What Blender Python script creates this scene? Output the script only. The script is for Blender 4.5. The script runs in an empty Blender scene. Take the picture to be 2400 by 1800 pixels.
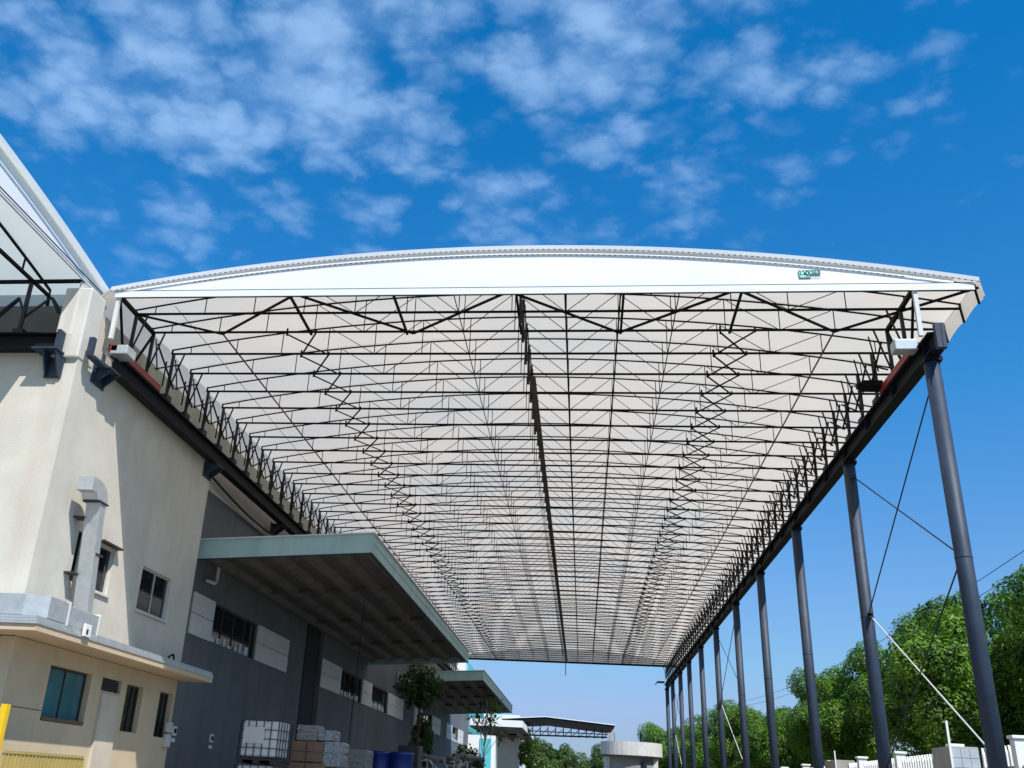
import bpy, math, random
from math import radians, sin, cos, pi, sqrt
from mathutils import Vector, Matrix

sc = bpy.context.scene
# ------------------------------------------------------------------ camera
PITCH, YAW, ROLL = 0.428757882, -0.14174281, 0.0558839638
FPX, CX, CY = 2301.74, 1063.884, 790.149
f = Vector((sin(YAW)*cos(PITCH), cos(YAW)*cos(PITCH), sin(PITCH)))
r0 = Vector((cos(YAW), -sin(YAW), 0.0))
u0 = r0.cross(f)
r = r0*cos(ROLL) + u0*sin(ROLL)
u = -r0*sin(ROLL) + u0*cos(ROLL)
cam_d = bpy.data.cameras.new('camera')
cam = bpy.data.objects.new('camera', cam_d)
sc.collection.objects.link(cam)
cam.matrix_world = Matrix(((r.x, u.x, -f.x, 0), (r.y, u.y, -f.y, 0), (r.z, u.z, -f.z, 1.6), (0, 0, 0, 1)))
cam_d.sensor_width = 36.0
cam_d.lens = FPX/2400*36
cam_d.shift_x = (1200-CX)/2400
cam_d.shift_y = (CY-900)/2400
cam_d.clip_end = 3000
cam_d.clip_start = 0.1
sc.camera = cam
sc.view_settings.view_transform = 'Standard'
sc.view_settings.look = 'None'
sc.view_settings.gamma = 1
sc.view_settings.exposure = 0.25
sc.render.resolution_x, sc.render.resolution_y = 1024, 768

# ------------------------------------------------------------------ sun and sky
SUN = Vector((0.46, -0.62, 1.0)).normalized()
EL = math.asin(SUN.z)
sd = bpy.data.lights.new('sun', 'SUN')
sd.energy = 5.0
sd.angle = radians(0.5)
sd.color = (1.0, 0.95, 0.88)
so = bpy.data.objects.new('sun', sd)
sc.collection.objects.link(so)
so.rotation_euler = (-SUN).to_track_quat('-Z', 'Y').to_euler()

w = bpy.data.worlds.new('World')
sc.world = w
w.use_nodes = True
nt = w.node_tree
N, Lk = nt.nodes, nt.links
N.clear()
def nn(t, **k):
    n = N.new(t)
    for a, b in k.items(): setattr(n, a, b)
    return n
def mth(op, a, b=None, c=None):
    n = nn('ShaderNodeMath', operation=op)
    for i, v in enumerate((a, b, c)):
        if v is None: continue
        if isinstance(v, (int, float)): n.inputs[i].default_value = v
        else: Lk.new(v, n.inputs[i])
    return n.outputs[0]
out = nn('ShaderNodeOutputWorld')
bg = nn('ShaderNodeBackground')
sky = nn('ShaderNodeTexSky', sky_type='NISHITA')
sky.sun_disc = False
sky.sun_elevation = EL
sky.sun_rotation = math.atan2(SUN.x, SUN.y)
sky.altitude = 0
sky.air_density = 1.0
sky.dust_density = 0.6
sky.ozone_density = 3.0
tc = nn('ShaderNodeTexCoord')
sep = nn('ShaderNodeSeparateXYZ')
Lk.new(tc.outputs['Generated'], sep.inputs[0])
zc = mth('MAXIMUM', sep.outputs[2], 0.0)
# deeper blue aloft, paler near the horizon
hs = nn('ShaderNodeMix', data_type='RGBA', blend_type='MULTIPLY')
hs.inputs[0].default_value = 1.0
ramp = nn('ShaderNodeValToRGB')
ramp.color_ramp.elements[0].position = 0.0
ramp.color_ramp.elements[0].color = (0.66, 0.80, 0.90, 1)
e = ramp.color_ramp.elements.new(0.18); e.color = (0.62, 0.92, 1.20, 1)
e = ramp.color_ramp.elements.new(0.36); e.color = (0.26, 1.0, 1.45, 1)
ramp.color_ramp.elements[-1].position = 0.62
ramp.color_ramp.elements[-1].color = (0.05, 0.98, 1.55, 1)
Lk.new(zc, ramp.inputs[0])
lim = nn('ShaderNodeVectorMath', operation='MINIMUM')   # soften the glare around the sun
Lk.new(sky.outputs[0], lim.inputs[0]); lim.inputs[1].default_value = (4.5, 5.0, 6.5)
Lk.new(lim.outputs[0], hs.inputs[6])
Lk.new(ramp.outputs[0], hs.inputs[7])
# altocumulus: noise on the flat cloud layer seen from below
den = mth('ADD', zc, 0.12)
px = mth('DIVIDE', sep.outputs[0], den)
py = mth('DIVIDE', sep.outputs[1], den)
comb = nn('ShaderNodeCombineXYZ')
Lk.new(px, comb.inputs[0]); Lk.new(py, comb.inputs[1])
def noise(scale, detail, rough, off, dist=0.0):
    mp = nn('ShaderNodeMapping')
    mp.inputs['Location'].default_value = off
    Lk.new(comb.outputs[0], mp.inputs[0])
    n = nn('ShaderNodeTexNoise')
    n.inputs['Scale'].default_value = scale
    n.inputs['Detail'].default_value = detail
    n.inputs['Roughness'].default_value = rough
    n.inputs['Distortion'].default_value = dist
    Lk.new(mp.outputs[0], n.inputs[0])
    return n.outputs[0]
def smooth(v, a, b, lo=0.0, hi=1.0):
    n = nn('ShaderNodeMapRange', interpolation_type='SMOOTHSTEP')
    n.inputs[1].default_value = a; n.inputs[2].default_value = b
    n.inputs[3].default_value = lo; n.inputs[4].default_value = hi
    Lk.new(v, n.inputs[0])
    return n.outputs[0]
n1 = noise(9.0, 4, 0.48, (3.1, 1.7, 0), 0.1)
n2 = noise(1.3, 2, 0.5, (7.3, 4.4, 0))
n3 = noise(24.0, 5, 0.6, (1.2, 9.0, 0), 0.6)
def blob(cx, cy, rad):
    a = mth('SUBTRACT', px, cx); b = mth('SUBTRACT', py, cy)
    d = mth('SQRT', mth('ADD', mth('MULTIPLY', a, a), mth('MULTIPLY', b, b)))
    return smooth(d, rad*1.35, 0.0)
BLOBS = [(-0.369,1.003,0.133,0.30),(-0.441,1.029,0.101,0.20),(-0.563,1.018,0.131,0.20),(-0.639,1.026,0.105,0.15),(-0.670,0.913,0.076,0.12),(-0.756,1.013,0.086,0.14),(-0.579,0.901,0.074,0.12),(-0.291,0.908,0.094,0.14),(-0.173,0.980,0.062,0.20),(-0.092,0.986,0.066,0.12),(0.016,0.929,0.064,0.25),(0.077,0.932,0.053,0.20),(0.043,0.993,0.056,0.10),(0.166,1.013,0.065,0.10),(0.326,1.087,0.104,0.12),(-0.476,1.103,0.069,0.15),(-0.603,1.073,0.058,0.10),(-0.641,1.314,0.073,0.08),(-0.288,1.058,0.073,0.08),(-0.011,1.051,0.078,0.08),(-0.741,1.329,0.267,0.05),(0.459,1.293,0.063,0.07),(0.301,1.254,0.051,0.06)]
bs = None
for cx, cy, rad, amp in BLOBS:
    t = mth('MULTIPLY', blob(cx, cy, rad), amp)
    bs = t if bs is None else mth('ADD', bs, t)
def vor(scale, off, dist_amt, ns):
    # puffs: smooth cells on coordinates that are ruffled by noise
    mp = nn('ShaderNodeMapping'); mp.inputs['Location'].default_value = off
    Lk.new(comb.outputs[0], mp.inputs[0])
    nz = nn('ShaderNodeTexNoise'); nz.inputs['Scale'].default_value = ns; nz.inputs['Detail'].default_value = 5; nz.inputs['Roughness'].default_value = 0.62
    Lk.new(mp.outputs[0], nz.inputs[0])
    vs = nn('ShaderNodeVectorMath', operation='SUBTRACT'); Lk.new(nz.outputs[1], vs.inputs[0]); vs.inputs[1].default_value = (0.5, 0.5, 0.5)
    vm = nn('ShaderNodeVectorMath', operation='SCALE'); Lk.new(vs.outputs[0], vm.inputs[0]); vm.inputs[3].default_value = dist_amt
    va = nn('ShaderNodeVectorMath', operation='ADD'); Lk.new(mp.outputs[0], va.inputs[0]); Lk.new(vm.outputs[0], va.inputs[1])
    v = nn('ShaderNodeTexVoronoi', feature='SMOOTH_F1'); v.voronoi_dimensions = '2D'
    v.inputs['Scale'].default_value = scale; v.inputs['Smoothness'].default_value = 0.25
    Lk.new(va.outputs[0], v.inputs['Vector'])
    return v.outputs['Distance']
v1 = smooth(vor(8.0, (0.37, 0.11, 0), 0.20, 8.0), 0.85, 0.0)
v2 = smooth(vor(19.0, (2.3, 5.1, 0), 0.10, 16.0), 0.80, 0.05)
puff = mth('ADD', mth('MULTIPLY', v1, 0.62), mth('MULTIPLY', v2, 0.36))
fade = smooth(zc, 0.40, 0.62)
left = smooth(px, -0.20, -0.62)
right = smooth(px, 0.12, 0.48)
cov = mth('ADD', mth('MULTIPLY', mth('SUBTRACT', n2, 0.5), 0.55), mth('MULTIPLY', bs, 1.3))
cov = mth('ADD', cov, mth('MULTIPLY', left, 0.10))
cov = mth('ADD', cov, mth('MULTIPLY', right, -0.30))
cov = mth('ADD', cov, mth('MULTIPLY', mth('SUBTRACT', fade, 1.0), 0.42))
d2 = mth('ADD', puff, mth('ADD', cov, mth('MULTIPLY', mth('SUBTRACT', n3, 0.5), 0.34)))
cl = mth('MULTIPLY', smooth(d2, 0.20, 1.45, 0.0, 0.60), smooth(zc, 0.22, 0.56, 0.0, 1.0))
cmix = nn('ShaderNodeMix', data_type='RGBA')
Lk.new(cl, cmix.inputs[0])
Lk.new(hs.outputs[2], cmix.inputs[6])
cmix.inputs[7].default_value = (3.9, 6.0, 9.0, 1)
Lk.new(cmix.outputs[2], bg.inputs[0])
bg.inputs[1].default_value = 0.105
Lk.new(bg.outputs[0], out.inputs[0])

# ------------------------------------------------------------------ helpers
col = sc.collection
random.seed(7)
class MB:
    def __init__(s): s.v = []; s.f = []
    def box(s, x0, y0, z0, x1, y1, z1):
        i = len(s.v)
        s.v += [(x0,y0,z0),(x1,y0,z0),(x1,y1,z0),(x0,y1,z0),(x0,y0,z1),(x1,y0,z1),(x1,y1,z1),(x0,y1,z1)]
        s.f += [tuple(i+k for k in q) for q in ((0,3,2,1),(4,5,6,7),(0,1,5,4),(1,2,6,5),(2,3,7,6),(3,0,4,7))]
        return s
    def bar(s, p, q, w=0.05, h=None, n=4, w2=None):
        """prism along p-q: n-gon tube, or a rectangular bar if n == 4"""
        p, q = Vector(p), Vector(q)
        d = (q-p)
        if d.length < 1e-6: return s
        d.normalize()
        up = Vector((0,0,1)) if abs(d.z) < 0.95 else Vector((0,1,0))
        a = d.cross(up).normalized(); b = a.cross(d).normalized()
        h = w if h is None else h
        i = len(s.v)
        for k, c in ((0, p), (1, q)):
            sw = 1.0 if (k == 0 or w2 is None) else w2/w
            if n == 4:
                for sx, sy in ((-1,-1),(1,-1),(1,1),(-1,1)):
                    s.v.append(tuple(c + a*sx*w/2*sw + b*sy*h/2*sw))
            else:
                for j in range(n):
                    t = 2*pi*j/n
                    s.v.append(tuple(c + a*cos(t)*w/2*sw + b*sin(t)*h/2*sw))
        for j in range(n):
            j2 = (j+1) % n
            s.f.append((i+j, i+j2, i+n+j2, i+n+j))
        s.f.append(tuple(i+n-1-j for j in range(n)))
        s.f.append(tuple(i+n+j for j in range(n)))
        return s
    def path(s, pts, w, n=8):
        for a, b in zip(pts, pts[1:]): s.bar(a, b, w, n=n)
        return s
    def quad(s, a, b, c, d):
        i = len(s.v); s.v += [tuple(a), tuple(b), tuple(c), tuple(d)]
        s.f.append((i, i+1, i+2, i+3)); return s
    def prism(s, poly, fn, t0, t1):
        """extrude a 2-D polygon; fn(u, v, t) -> xyz"""
        i = len(s.v); n = len(poly)
        for t in (t0, t1):
            for (a, b) in poly: s.v.append(tuple(fn(a, b, t)))
        for j in range(n):
            j2 = (j+1) % n
            s.f.append((i+j, i+j2, i+n+j2, i+n+j))
        s.f.append(tuple(i+n-1-j for j in range(n)))
        s.f.append(tuple(i+n+j for j in range(n)))
        return s
    def lathe(s, prof, cx, cy, n=20):
        i = len(s.v); m = len(prof)
        for (rr, z) in prof:
            for j in range(n):
                t = 2*pi*j/n
                s.v.append((cx+rr*cos(t), cy+rr*sin(t), z))
        for k in range(m-1):
            for j in range(n):
                j2 = (j+1) % n
                s.f.append((i+k*n+j, i+k*n+j2, i+(k+1)*n+j2, i+(k+1)*n+j))
        s.f.append(tuple(i+n-1-j for j in range(n)))
        s.f.append(tuple(i+(m-1)*n+j for j in range(n)))
        return s
    def build(s, name, mat, parent=None, smooth=False, bevel=0.0):
        me = bpy.data.meshes.new(name)
        me.from_pydata(s.v, [], s.f)
        me.materials.append(mat)
        if smooth:
            for p in me.polygons: p.use_smooth = True
        me.update()
        o = bpy.data.objects.new(name, me)
        col.objects.link(o)
        if bevel:
            m = o.modifiers.new('bevel', 'BEVEL'); m.width = bevel; m.segments = 2; m.limit_method = 'ANGLE'
        if parent:
            o.parent = parent
            o.matrix_parent_inverse = Matrix.Translation(-parent.location) if parent.type == 'EMPTY' else parent.matrix_parent_inverse
            if parent.type != 'EMPTY': o.matrix_parent_inverse = Matrix.Identity(4)
        return o
def tag(o, label=None, cat=None, group=None, kind=None):
    if label: o['label'] = label
    if cat: o['category'] = cat
    if group: o['group'] = group
    if kind: o['kind'] = kind
    return o
def thing(name, label, cat, loc=(0,0,0), group=None):
    o = bpy.data.objects.new(name, None)
    col.objects.link(o); o.location = loc
    o.empty_display_size = 0.3
    return tag(o, label, cat, group)
def copy_tree(o, parent=None):
    c = o.copy(); col.objects.link(c)
    if parent is not None: c.parent = parent
    for ch in list(o.children): copy_tree(ch, c)
    return c

def mat(name, c, rough=0.7, metal=0.0, var=0.12, scale=1.5, bump=0.0, bscale=30, spec=0.5, streak=0.0, streak_col=None, coat=0):
    m = bpy.data.materials.new(name); m.use_nodes = True
    t = m.node_tree; b = t.nodes['Principled BSDF']
    b.inputs['Roughness'].default_value = rough
    b.inputs['Metallic'].default_value = metal
    b.inputs['Specular IOR Level'].default_value = spec
    g = t.nodes.new('ShaderNodeNewGeometry')
    n = t.nodes.new('ShaderNodeTexNoise'); n.inputs['Scale'].default_value = scale; n.inputs['Detail'].default_value = 6
    n.inputs['Roughness'].default_value = 0.65
    t.links.new(g.outputs['Position'], n.inputs[0])
    cr = t.nodes.new('ShaderNodeValToRGB')
    cr.color_ramp.elements[0].position = 0.3; cr.color_ramp.elements[1].position = 0.7
    cr.color_ramp.elements[0].color = tuple(x*(1-var) for x in c)+(1,)
    cr.color_ramp.elements[1].color = tuple(min(1, x*(1+var)) for x in c)+(1,)
    t.links.new(n.outputs[0], cr.inputs[0])
    last = cr.outputs[0]
    if streak:
        mp = t.nodes.new('ShaderNodeMapping'); mp.inputs['Scale'].default_value = (1.7, 1.7, 0.10)
        t.links.new(g.outputs['Position'], mp.inputs[0])
        n2 = t.nodes.new('ShaderNodeTexNoise'); n2.inputs['Scale'].default_value = 1.4; n2.inputs['Detail'].default_value = 5
        t.links.new(mp.outputs[0], n2.inputs[0])
        mr = t.nodes.new('ShaderNodeMapRange'); mr.inputs[1].default_value = 0.5; mr.inputs[2].default_value = 0.75; mr.inputs[4].default_value = streak
        t.links.new(n2.outputs[0], mr.inputs[0])
        mx = t.nodes.new('ShaderNodeMix'); mx.data_type = 'RGBA'
        t.links.new(mr.outputs[0], mx.inputs[0]); t.links.new(last, mx.inputs[6])
        mx.inputs[7].default_value = tuple(streak_col or [x*0.6 for x in c])+(1,)
        last = mx.outputs[2]
    t.links.new(last, b.inputs['Base Color'])
    if bump:
        n3 = t.nodes.new('ShaderNodeTexNoise'); n3.inputs['Scale'].default_value = bscale; n3.inputs['Detail'].default_value = 4
        t.links.new(g.outputs['Position'], n3.inputs[0])
        bp = t.nodes.new('ShaderNodeBump'); bp.inputs['Strength'].default_value = bump; bp.inputs['Distance'].default_value = 0.02
        t.links.new(n3.outputs[0], bp.inputs['Height']); t.links.new(bp.outputs[0], b.inputs['Normal'])
    return m
def membrane(name, c, trans, seam=0.0):
    m = mat(name, c, rough=0.55, var=0.05, scale=0.6)
    t = m.node_tree; b = t.nodes['Principled BSDF']
    o = t.nodes['Material Output']
    tr = t.nodes.new('ShaderNodeBsdfTranslucent')
    tr.inputs[0].default_value = trans[:3]+(1,) if isinstance(trans, tuple) else (trans,)*3+(1,)
    mx = t.nodes.new('ShaderNodeMixShader'); mx.inputs[0].default_value = trans[3] if len(trans) > 3 else 0.5
    t.links.new(b.outputs[0], mx.inputs[1]); t.links.new(tr.outputs[0], mx.inputs[2])
    t.links.new(mx.outputs[0], o.inputs['Surface'])
    if seam:
        src = b.inputs['Base Color'].links[0].from_socket
        g = t.nodes.new('ShaderNodeNewGeometry')
        sp = t.nodes.new('ShaderNodeSeparateXYZ'); t.links.new(g.outputs['Position'], sp.inputs[0])
        ma = t.nodes.new('ShaderNodeMath'); ma.operation = 'FRACT'
        mb = t.nodes.new('ShaderNodeMath'); mb.operation = 'MULTIPLY'; mb.inputs[1].default_value = 1/seam
        t.links.new(sp.outputs[1], mb.inputs[0]); t.links.new(mb.outputs[0], ma.inputs[0])
        mc = t.nodes.new('ShaderNodeMath'); mc.operation = 'LESS_THAN'; mc.inputs[1].default_value = 0.022
        t.links.new(ma.outputs[0], mc.inputs[0])
        cm = t.nodes.new('ShaderNodeMix'); cm.data_type = 'RGBA'
        t.links.new(mc.outputs[0], cm.inputs[0]); nz = t.nodes.new('ShaderNodeTexNoise'); nz.inputs['Scale'].default_value = 0.22; nz.inputs['Detail'].default_value = 5; t.links.new(g.outputs['Position'], nz.inputs[0])
        cr2 = t.nodes.new('ShaderNodeValToRGB'); cr2.color_ramp.elements[0].position = 0.35; cr2.color_ramp.elements[1].position = 0.65
        cr2.color_ramp.elements[0].color = (trans[0]*0.90, trans[1]*0.93, trans[2]*0.96, 1); cr2.color_ramp.elements[1].color = (min(1, trans[0]*1.06), trans[1]*1.0, trans[2]*0.97, 1)
        t.links.new(nz.outputs[0], cr2.inputs[0]); t.links.new(cr2.outputs[0], cm.inputs[6])
        nb = t.nodes.new('ShaderNodeTexNoise'); nb.inputs['Scale'].default_value = 1.3; nb.inputs['Detail'].default_value = 3; t.links.new(g.outputs['Position'], nb.inputs[0])
        bp = t.nodes.new('ShaderNodeBump'); bp.inputs['Strength'].default_value = 0.15; bp.inputs['Distance'].default_value = 0.12
        t.links.new(nb.outputs[0], bp.inputs['Height']); t.links.new(bp.outputs[0], b.inputs['Normal']); t.links.new(bp.outputs[0], tr.inputs['Normal'])
        cm.inputs[7].default_value = tuple(x*0.84 for x in trans[:3])+(1,)
        t.links.new(cm.outputs[2], tr.inputs[0])
    return m
M = {}
M['roof'] = membrane('roof_membrane', (0.79, 0.755, 0.69), (0.88, 0.79, 0.67, 0.45), seam=2.74)
M['gable'] = membrane('gable_fabric', (0.86, 0.87, 0.88), (0.8, 0.8, 0.8, 0.12))
M['roof2'] = membrane('roof_membrane_pale', (0.76, 0.78, 0.74), (0.78, 0.82, 0.74, 0.42))
M['steel'] = mat('dark_steel', (0.004, 0.004, 0.005), 0.7, 0.0, 0.3, 3, spec=0.15)
M['steel_l'] = mat('worn_steel', (0.026, 0.026, 0.028), 0.6, 0.0, 0.3, 4, spec=0.3)
M['white_steel'] = mat('white_painted_steel', (0.62, 0.62, 0.60), 0.5, var=0.1)
M['navy'] = mat('navy_steel', (0.027, 0.042, 0.070), 0.55, 0.0, 0.25, 2.2, spec=0.35, streak=0.5, streak_col=(0.06, 0.075, 0.10))
M['beam'] = mat('beam_steel', (0.006, 0.006, 0.010), 0.65, 0.0, 0.3, 2, spec=0.2)
M['red'] = mat('red_oxide_paint', (0.30, 0.028, 0.022), 0.5, var=0.25, scale=4)
M['cable'] = mat('black_cable', (0.010, 0.010, 0.012), 0.6)
M['rust_rod'] = mat('reddish_cable', (0.13, 0.035, 0.028), 0.6)
M['galv'] = mat('galvanised_sheet', (0.50, 0.52, 0.53), 0.42, 0.45, 0.12, 5)
M['cream'] = mat('cream_render', (0.58, 0.55, 0.485), 0.9, var=0.10, scale=0.9, bump=0.25, bscale=40, streak=0.40, streak_col=(0.52, 0.44, 0.35))
M['cream_low'] = mat('beige_render', (0.58, 0.475, 0.32), 0.9, var=0.10, scale=0.9, bump=0.25, bscale=40, streak=0.3, streak_col=(0.36, 0.29, 0.22))
M['pilaster'] = mat('pale_render', (0.60, 0.57, 0.52), 0.9, var=0.08, scale=1.2, bump=0.2, streak=0.4, streak_col=(0.42, 0.37, 0.31))
M['parapet'] = mat('grey_parapet_paint', (0.15, 0.15, 0.15), 0.9, var=0.15)
M['grey'] = mat('slate_grey_paint', (0.135, 0.150, 0.162), 0.85, var=0.14, scale=0.5, bump=0.15, streak=0.3, streak_col=(0.045, 0.05, 0.055))
M['greyd'] = mat('dark_recess_shade', (0.018, 0.019, 0.024), 0.8)  # near-black: the shade of recess and interiors is put into the colour
M['panel'] = mat('off_white_panel', (0.70, 0.69, 0.65), 0.6, var=0.08)
M['teal'] = mat('teal_fascia', (0.36, 0.53, 0.52), 0.55, var=0.10, scale=1.2, streak=0.35, streak_col=(0.16, 0.22, 0.22))
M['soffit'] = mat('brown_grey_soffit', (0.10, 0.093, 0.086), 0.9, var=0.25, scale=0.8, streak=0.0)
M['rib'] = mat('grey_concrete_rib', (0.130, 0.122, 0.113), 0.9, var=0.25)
M['glass'] = mat('dark_glass', (0.010, 0.013, 0.018), 0.06, var=0.3)
M['glass_b'] = mat('teal_tinted_glass', (0.055, 0.17, 0.20), 0.08, var=0.25, scale=1.5)
M['frame'] = mat('bronze_window_frame', (0.035, 0.028, 0.024), 0.5)
M['frame_l'] = mat('pale_window_frame', (0.50, 0.49, 0.46), 0.5)
M['concrete'] = mat('concrete', (0.36, 0.35, 0.33), 0.9, var=0.15, scale=1.4, bump=0.2, streak=0.4, streak_col=(0.24, 0.23, 0.21))
M['asphalt'] = mat('asphalt', (0.23, 0.205, 0.17), 0.9, var=0.2, scale=2, bump=0.4)
M['grass'] = mat('grassy_soil', (0.07, 0.09, 0.03), 0.95, var=0.4, scale=1.0)
M['road'] = mat('road_asphalt', (0.055, 0.055, 0.055), 0.9, var=0.2, scale=2)
M['plastic'] = mat('milky_plastic', (0.82, 0.81, 0.77), 0.4, var=0.08, scale=3)
M['cage'] = mat('steel_cage', (0.045, 0.045, 0.05), 0.5, 0.2)
M['carton'] = mat('brown_carton', (0.30, 0.165, 0.10), 0.85, var=0.12, scale=3)
M['wrapc'] = mat('wrapped_carton', (0.34, 0.30, 0.26), 0.35, var=0.30, scale=9)
M['wrap'] = mat('stretch_wrap', (0.38, 0.38, 0.37), 0.25, var=0.5, scale=12, bump=0.8, bscale=14)
M['blue'] = mat('blue_drum_plastic', (0.006, 0.030, 0.20), 0.4, var=0.15)
M['yellow'] = mat('yellow_paint', (0.75, 0.50, 0.01), 0.5, var=0.08)
M['yellow2'] = mat('faded_yellow_sheet', (0.42, 0.32, 0.10), 0.7, var=0.12)
M['white'] = mat('white_paint', (0.78, 0.78, 0.76), 0.6, var=0.06)
M['white_c'] = mat('white_render', (0.74, 0.76, 0.76), 0.8, var=0.06)
M['cyan'] = mat('cyan_cladding', (0.10, 0.50, 0.56), 0.5, var=0.08)
M['green_ink'] = mat('green_print', (0.0, 0.16, 0.11), 0.6, var=0.1)
M['mint_ink'] = mat('mint_print', (0.45, 0.82, 0.74), 0.6, var=0.05)
M['bark'] = mat('bark', (0.09, 0.065, 0.045), 0.95, var=0.3, scale=6, bump=0.6)
M['tile'] = mat('grey_tile', (0.40, 0.44, 0.47), 0.5, var=0.1, scale=3)
M['debris'] = mat('grey_plastic_bags', (0.17, 0.18, 0.19), 0.5, var=0.5, scale=7, bump=0.6, bscale=12)
def foliage(name, c1, c2, scale=0.8):
    m = bpy.data.materials.new(name); m.use_nodes = True
    t = m.node_tree; b = t.nodes['Principled BSDF']
    b.inputs['Roughness'].default_value = 0.5; b.inputs['Specular IOR Level'].default_value = 0.35
    g = t.nodes.new('ShaderNodeNewGeometry')
    n = t.nodes.new('ShaderNodeTexNoise'); n.inputs['Scale'].default_value = scale; n.inputs['Detail'].default_value = 5
    t.links.new(g.outputs['Position'], n.inputs[0])
    n2 = t.nodes.new('ShaderNodeTexWhiteNoise') if False else t.nodes.new('ShaderNodeTexNoise')
    n2.inputs['Scale'].default_value = 11; t.links.new(g.outputs['Position'], n2.inputs[0])
    ad = t.nodes.new('ShaderNodeMath'); ad.operation = 'ADD'
    t.links.new(n.outputs[0], ad.inputs[0]); t.links.new(n2.outputs[0], ad.inputs[1])
    cr = t.nodes.new('ShaderNodeValToRGB')
    cr.color_ramp.elements[0].position = 0.82; cr.color_ramp.elements[1].position = 1.18
    cr.color_ramp.elements[0].color = c1+(1,); cr.color_ramp.elements[1].color = c2+(1,)
    t.links.new(ad.outputs[0], cr.inputs[0]); t.links.new(cr.outputs[0], b.inputs['Base Color'])
    tr = t.nodes.new('ShaderNodeBsdfTranslucent'); t.links.new(cr.outputs[0], tr.inputs[0])
    mx = t.nodes.new('ShaderNodeMixShader'); mx.inputs[0].default_value = 0.28
    t.links.new(b.outputs[0], mx.inputs[1]); t.links.new(tr.outputs[0], mx.inputs[2])
    t.links.new(mx.outputs[0], t.nodes['Material Output'].inputs['Surface'])
    return m
M['leaf'] = foliage('leaf_green', (0.010, 0.042, 0.008), (0.135, 0.27, 0.020))
M['leaf_m'] = foliage('leaf_far', (0.02, 0.048, 0.012), (0.085, 0.155, 0.03))
M['leaf_d'] = foliage('leaf_dark', (0.010, 0.028, 0.008), (0.045, 0.10, 0.018))

# ------------------------------------------------------------------ ground
def flat(name, x0, y0, x1, y1, z, m):
    b = MB(); b.quad((x0,y0,z),(x1,y0,z),(x1,y1,z),(x0,y1,z))
    return tag(b.build(name, m), kind='structure')
flat('ground', -900, -900, 900, 1600, 0.0, M['grass'])
flat('yard_paving', -60, -40, 9.2, 170, 0.004, M['asphalt'])
flat('road', 24, -100, 34, 600, 0.006, M['road'])

# ------------------------------------------------------------------ big retractable canopy
ROWS = [19.8, 20.82, 21.9]
while ROWS[-1] < 88.5: ROWS.append(ROWS[-1]+1.372)
ZB = 11.87
XL, XR = -11.0, 8.4
LEGL, LEGR = -10.95, 7.12
def arch(x): return ZB + 0.10 + 0.95*(1-((x+1.3)/9.75)**2)
GX = [-11.0, -10.48, -9.2, -7.95, -6.69, -5.42, -4.15, -2.89, -1.625, -0.36, 0.905, 2.17, 3.435, 4.70, 5.96, 7.23, 8.4]
canopy = thing('retractable_canopy', 'long white tent canopy on dark trusses between the warehouse wall and the blue columns', 'canopy', (0, 0, 0))
# roof membrane with small sag between rows
Y0, Y1 = 19.67, ROWS[-1]+0.35
XS = [XL-0.12 + (XR-XL+0.14)*i/40 for i in range(41)]
b = MB()
ys = [Y0]
for a, c in zip(ROWS, ROWS[1:]): ys += [a, (a+c)/2]
ys += [ROWS[-1], Y1]
for j, y in enumerate(ys):
    sag = 0.0
    if y not in ROWS and ROWS[0] < y < ROWS[-1]: sag = 0.035
    for x in XS: b.v.append((x, y, arch(x)+0.07-sag))
nx = len(XS)
for j in range(len(ys)-1):
    for i in range(nx-1):
        b.f.append((j*nx+i, j*nx+i+1, (j+1)*nx+i+1, (j+1)*nx+i))
b.build('roof_membrane', M['roof'], canopy, smooth=True)
# eave skirts
for sx, x0, name in ((1, XS[-1], 'side_skirt'), (-1, XS[0], 'side_skirt')):
    b = MB(); k = 0
    yy = [Y0] + ROWS + [Y1]
    for a, c in zip(yy, yy[1:]):
        for t in range(4):
            ya = a+(c-a)*t/4; yb = a+(c-a)*(t+1)/4
            sa = 0.05*sin(pi*t/4); sb = 0.05*sin(pi*(t+1)/4); dr = 0.46
            za = arch(x0)+0.07; dx = 0.06 if sx > 0 else -0.47
            b.quad((x0, ya, za), (x0, yb, za), (x0+dx, yb, za-dr+sb), (x0+dx, ya, za-dr+sa))
    b.build(name, M['roof'], canopy)
# front rim, gable and hem
def arch_strip(b, y0, y1, zt, zb, xs, zfun=arch, thick=0.02):
    for xa, xb in zip(xs, xs[1:]):
        b.quad((xa, y0, zfun(xa)+zb), (xb, y0, zfun(xb)+zb), (xb, y1, zfun(xb)+zt), (xa, y1, zfun(xa)+zt))
b = MB(); arch_strip(b, Y0-0.012, Y0-0.03, 0.065, -0.02, XS)
b.build('front_rim', M['gable'], canopy)
YG = 19.74
ZG = ZB-0.09
b = MB()
for xa, xb in zip(XS[:-2], XS[1:-1]):
    b.quad((xa, YG, ZG+0.17), (xb, YG, ZG+0.17), (xb, YG+0.02, max(arch(xb)+0.04, ZG+0.18)), (xa, YG+0.02, max(arch(xa)+0.04, ZG+0.18)))
b.build('gable_panel', M['gable'], canopy)
b = MB(); b.box(XS[0]+0.1, YG-0.03, ZG, XS[-1]-0.1, YG-0.005, ZG+0.155)
b.build('gable_hem', M['gable'], canopy)
b = MB(); b.bar((XS[0]+0.05, YG-0.02, ZG+0.165), (XS[-1]-0.1, YG-0.02, ZG+0.165), 0.018)
b.build('hem_cord', M['cable'], canopy)
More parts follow.
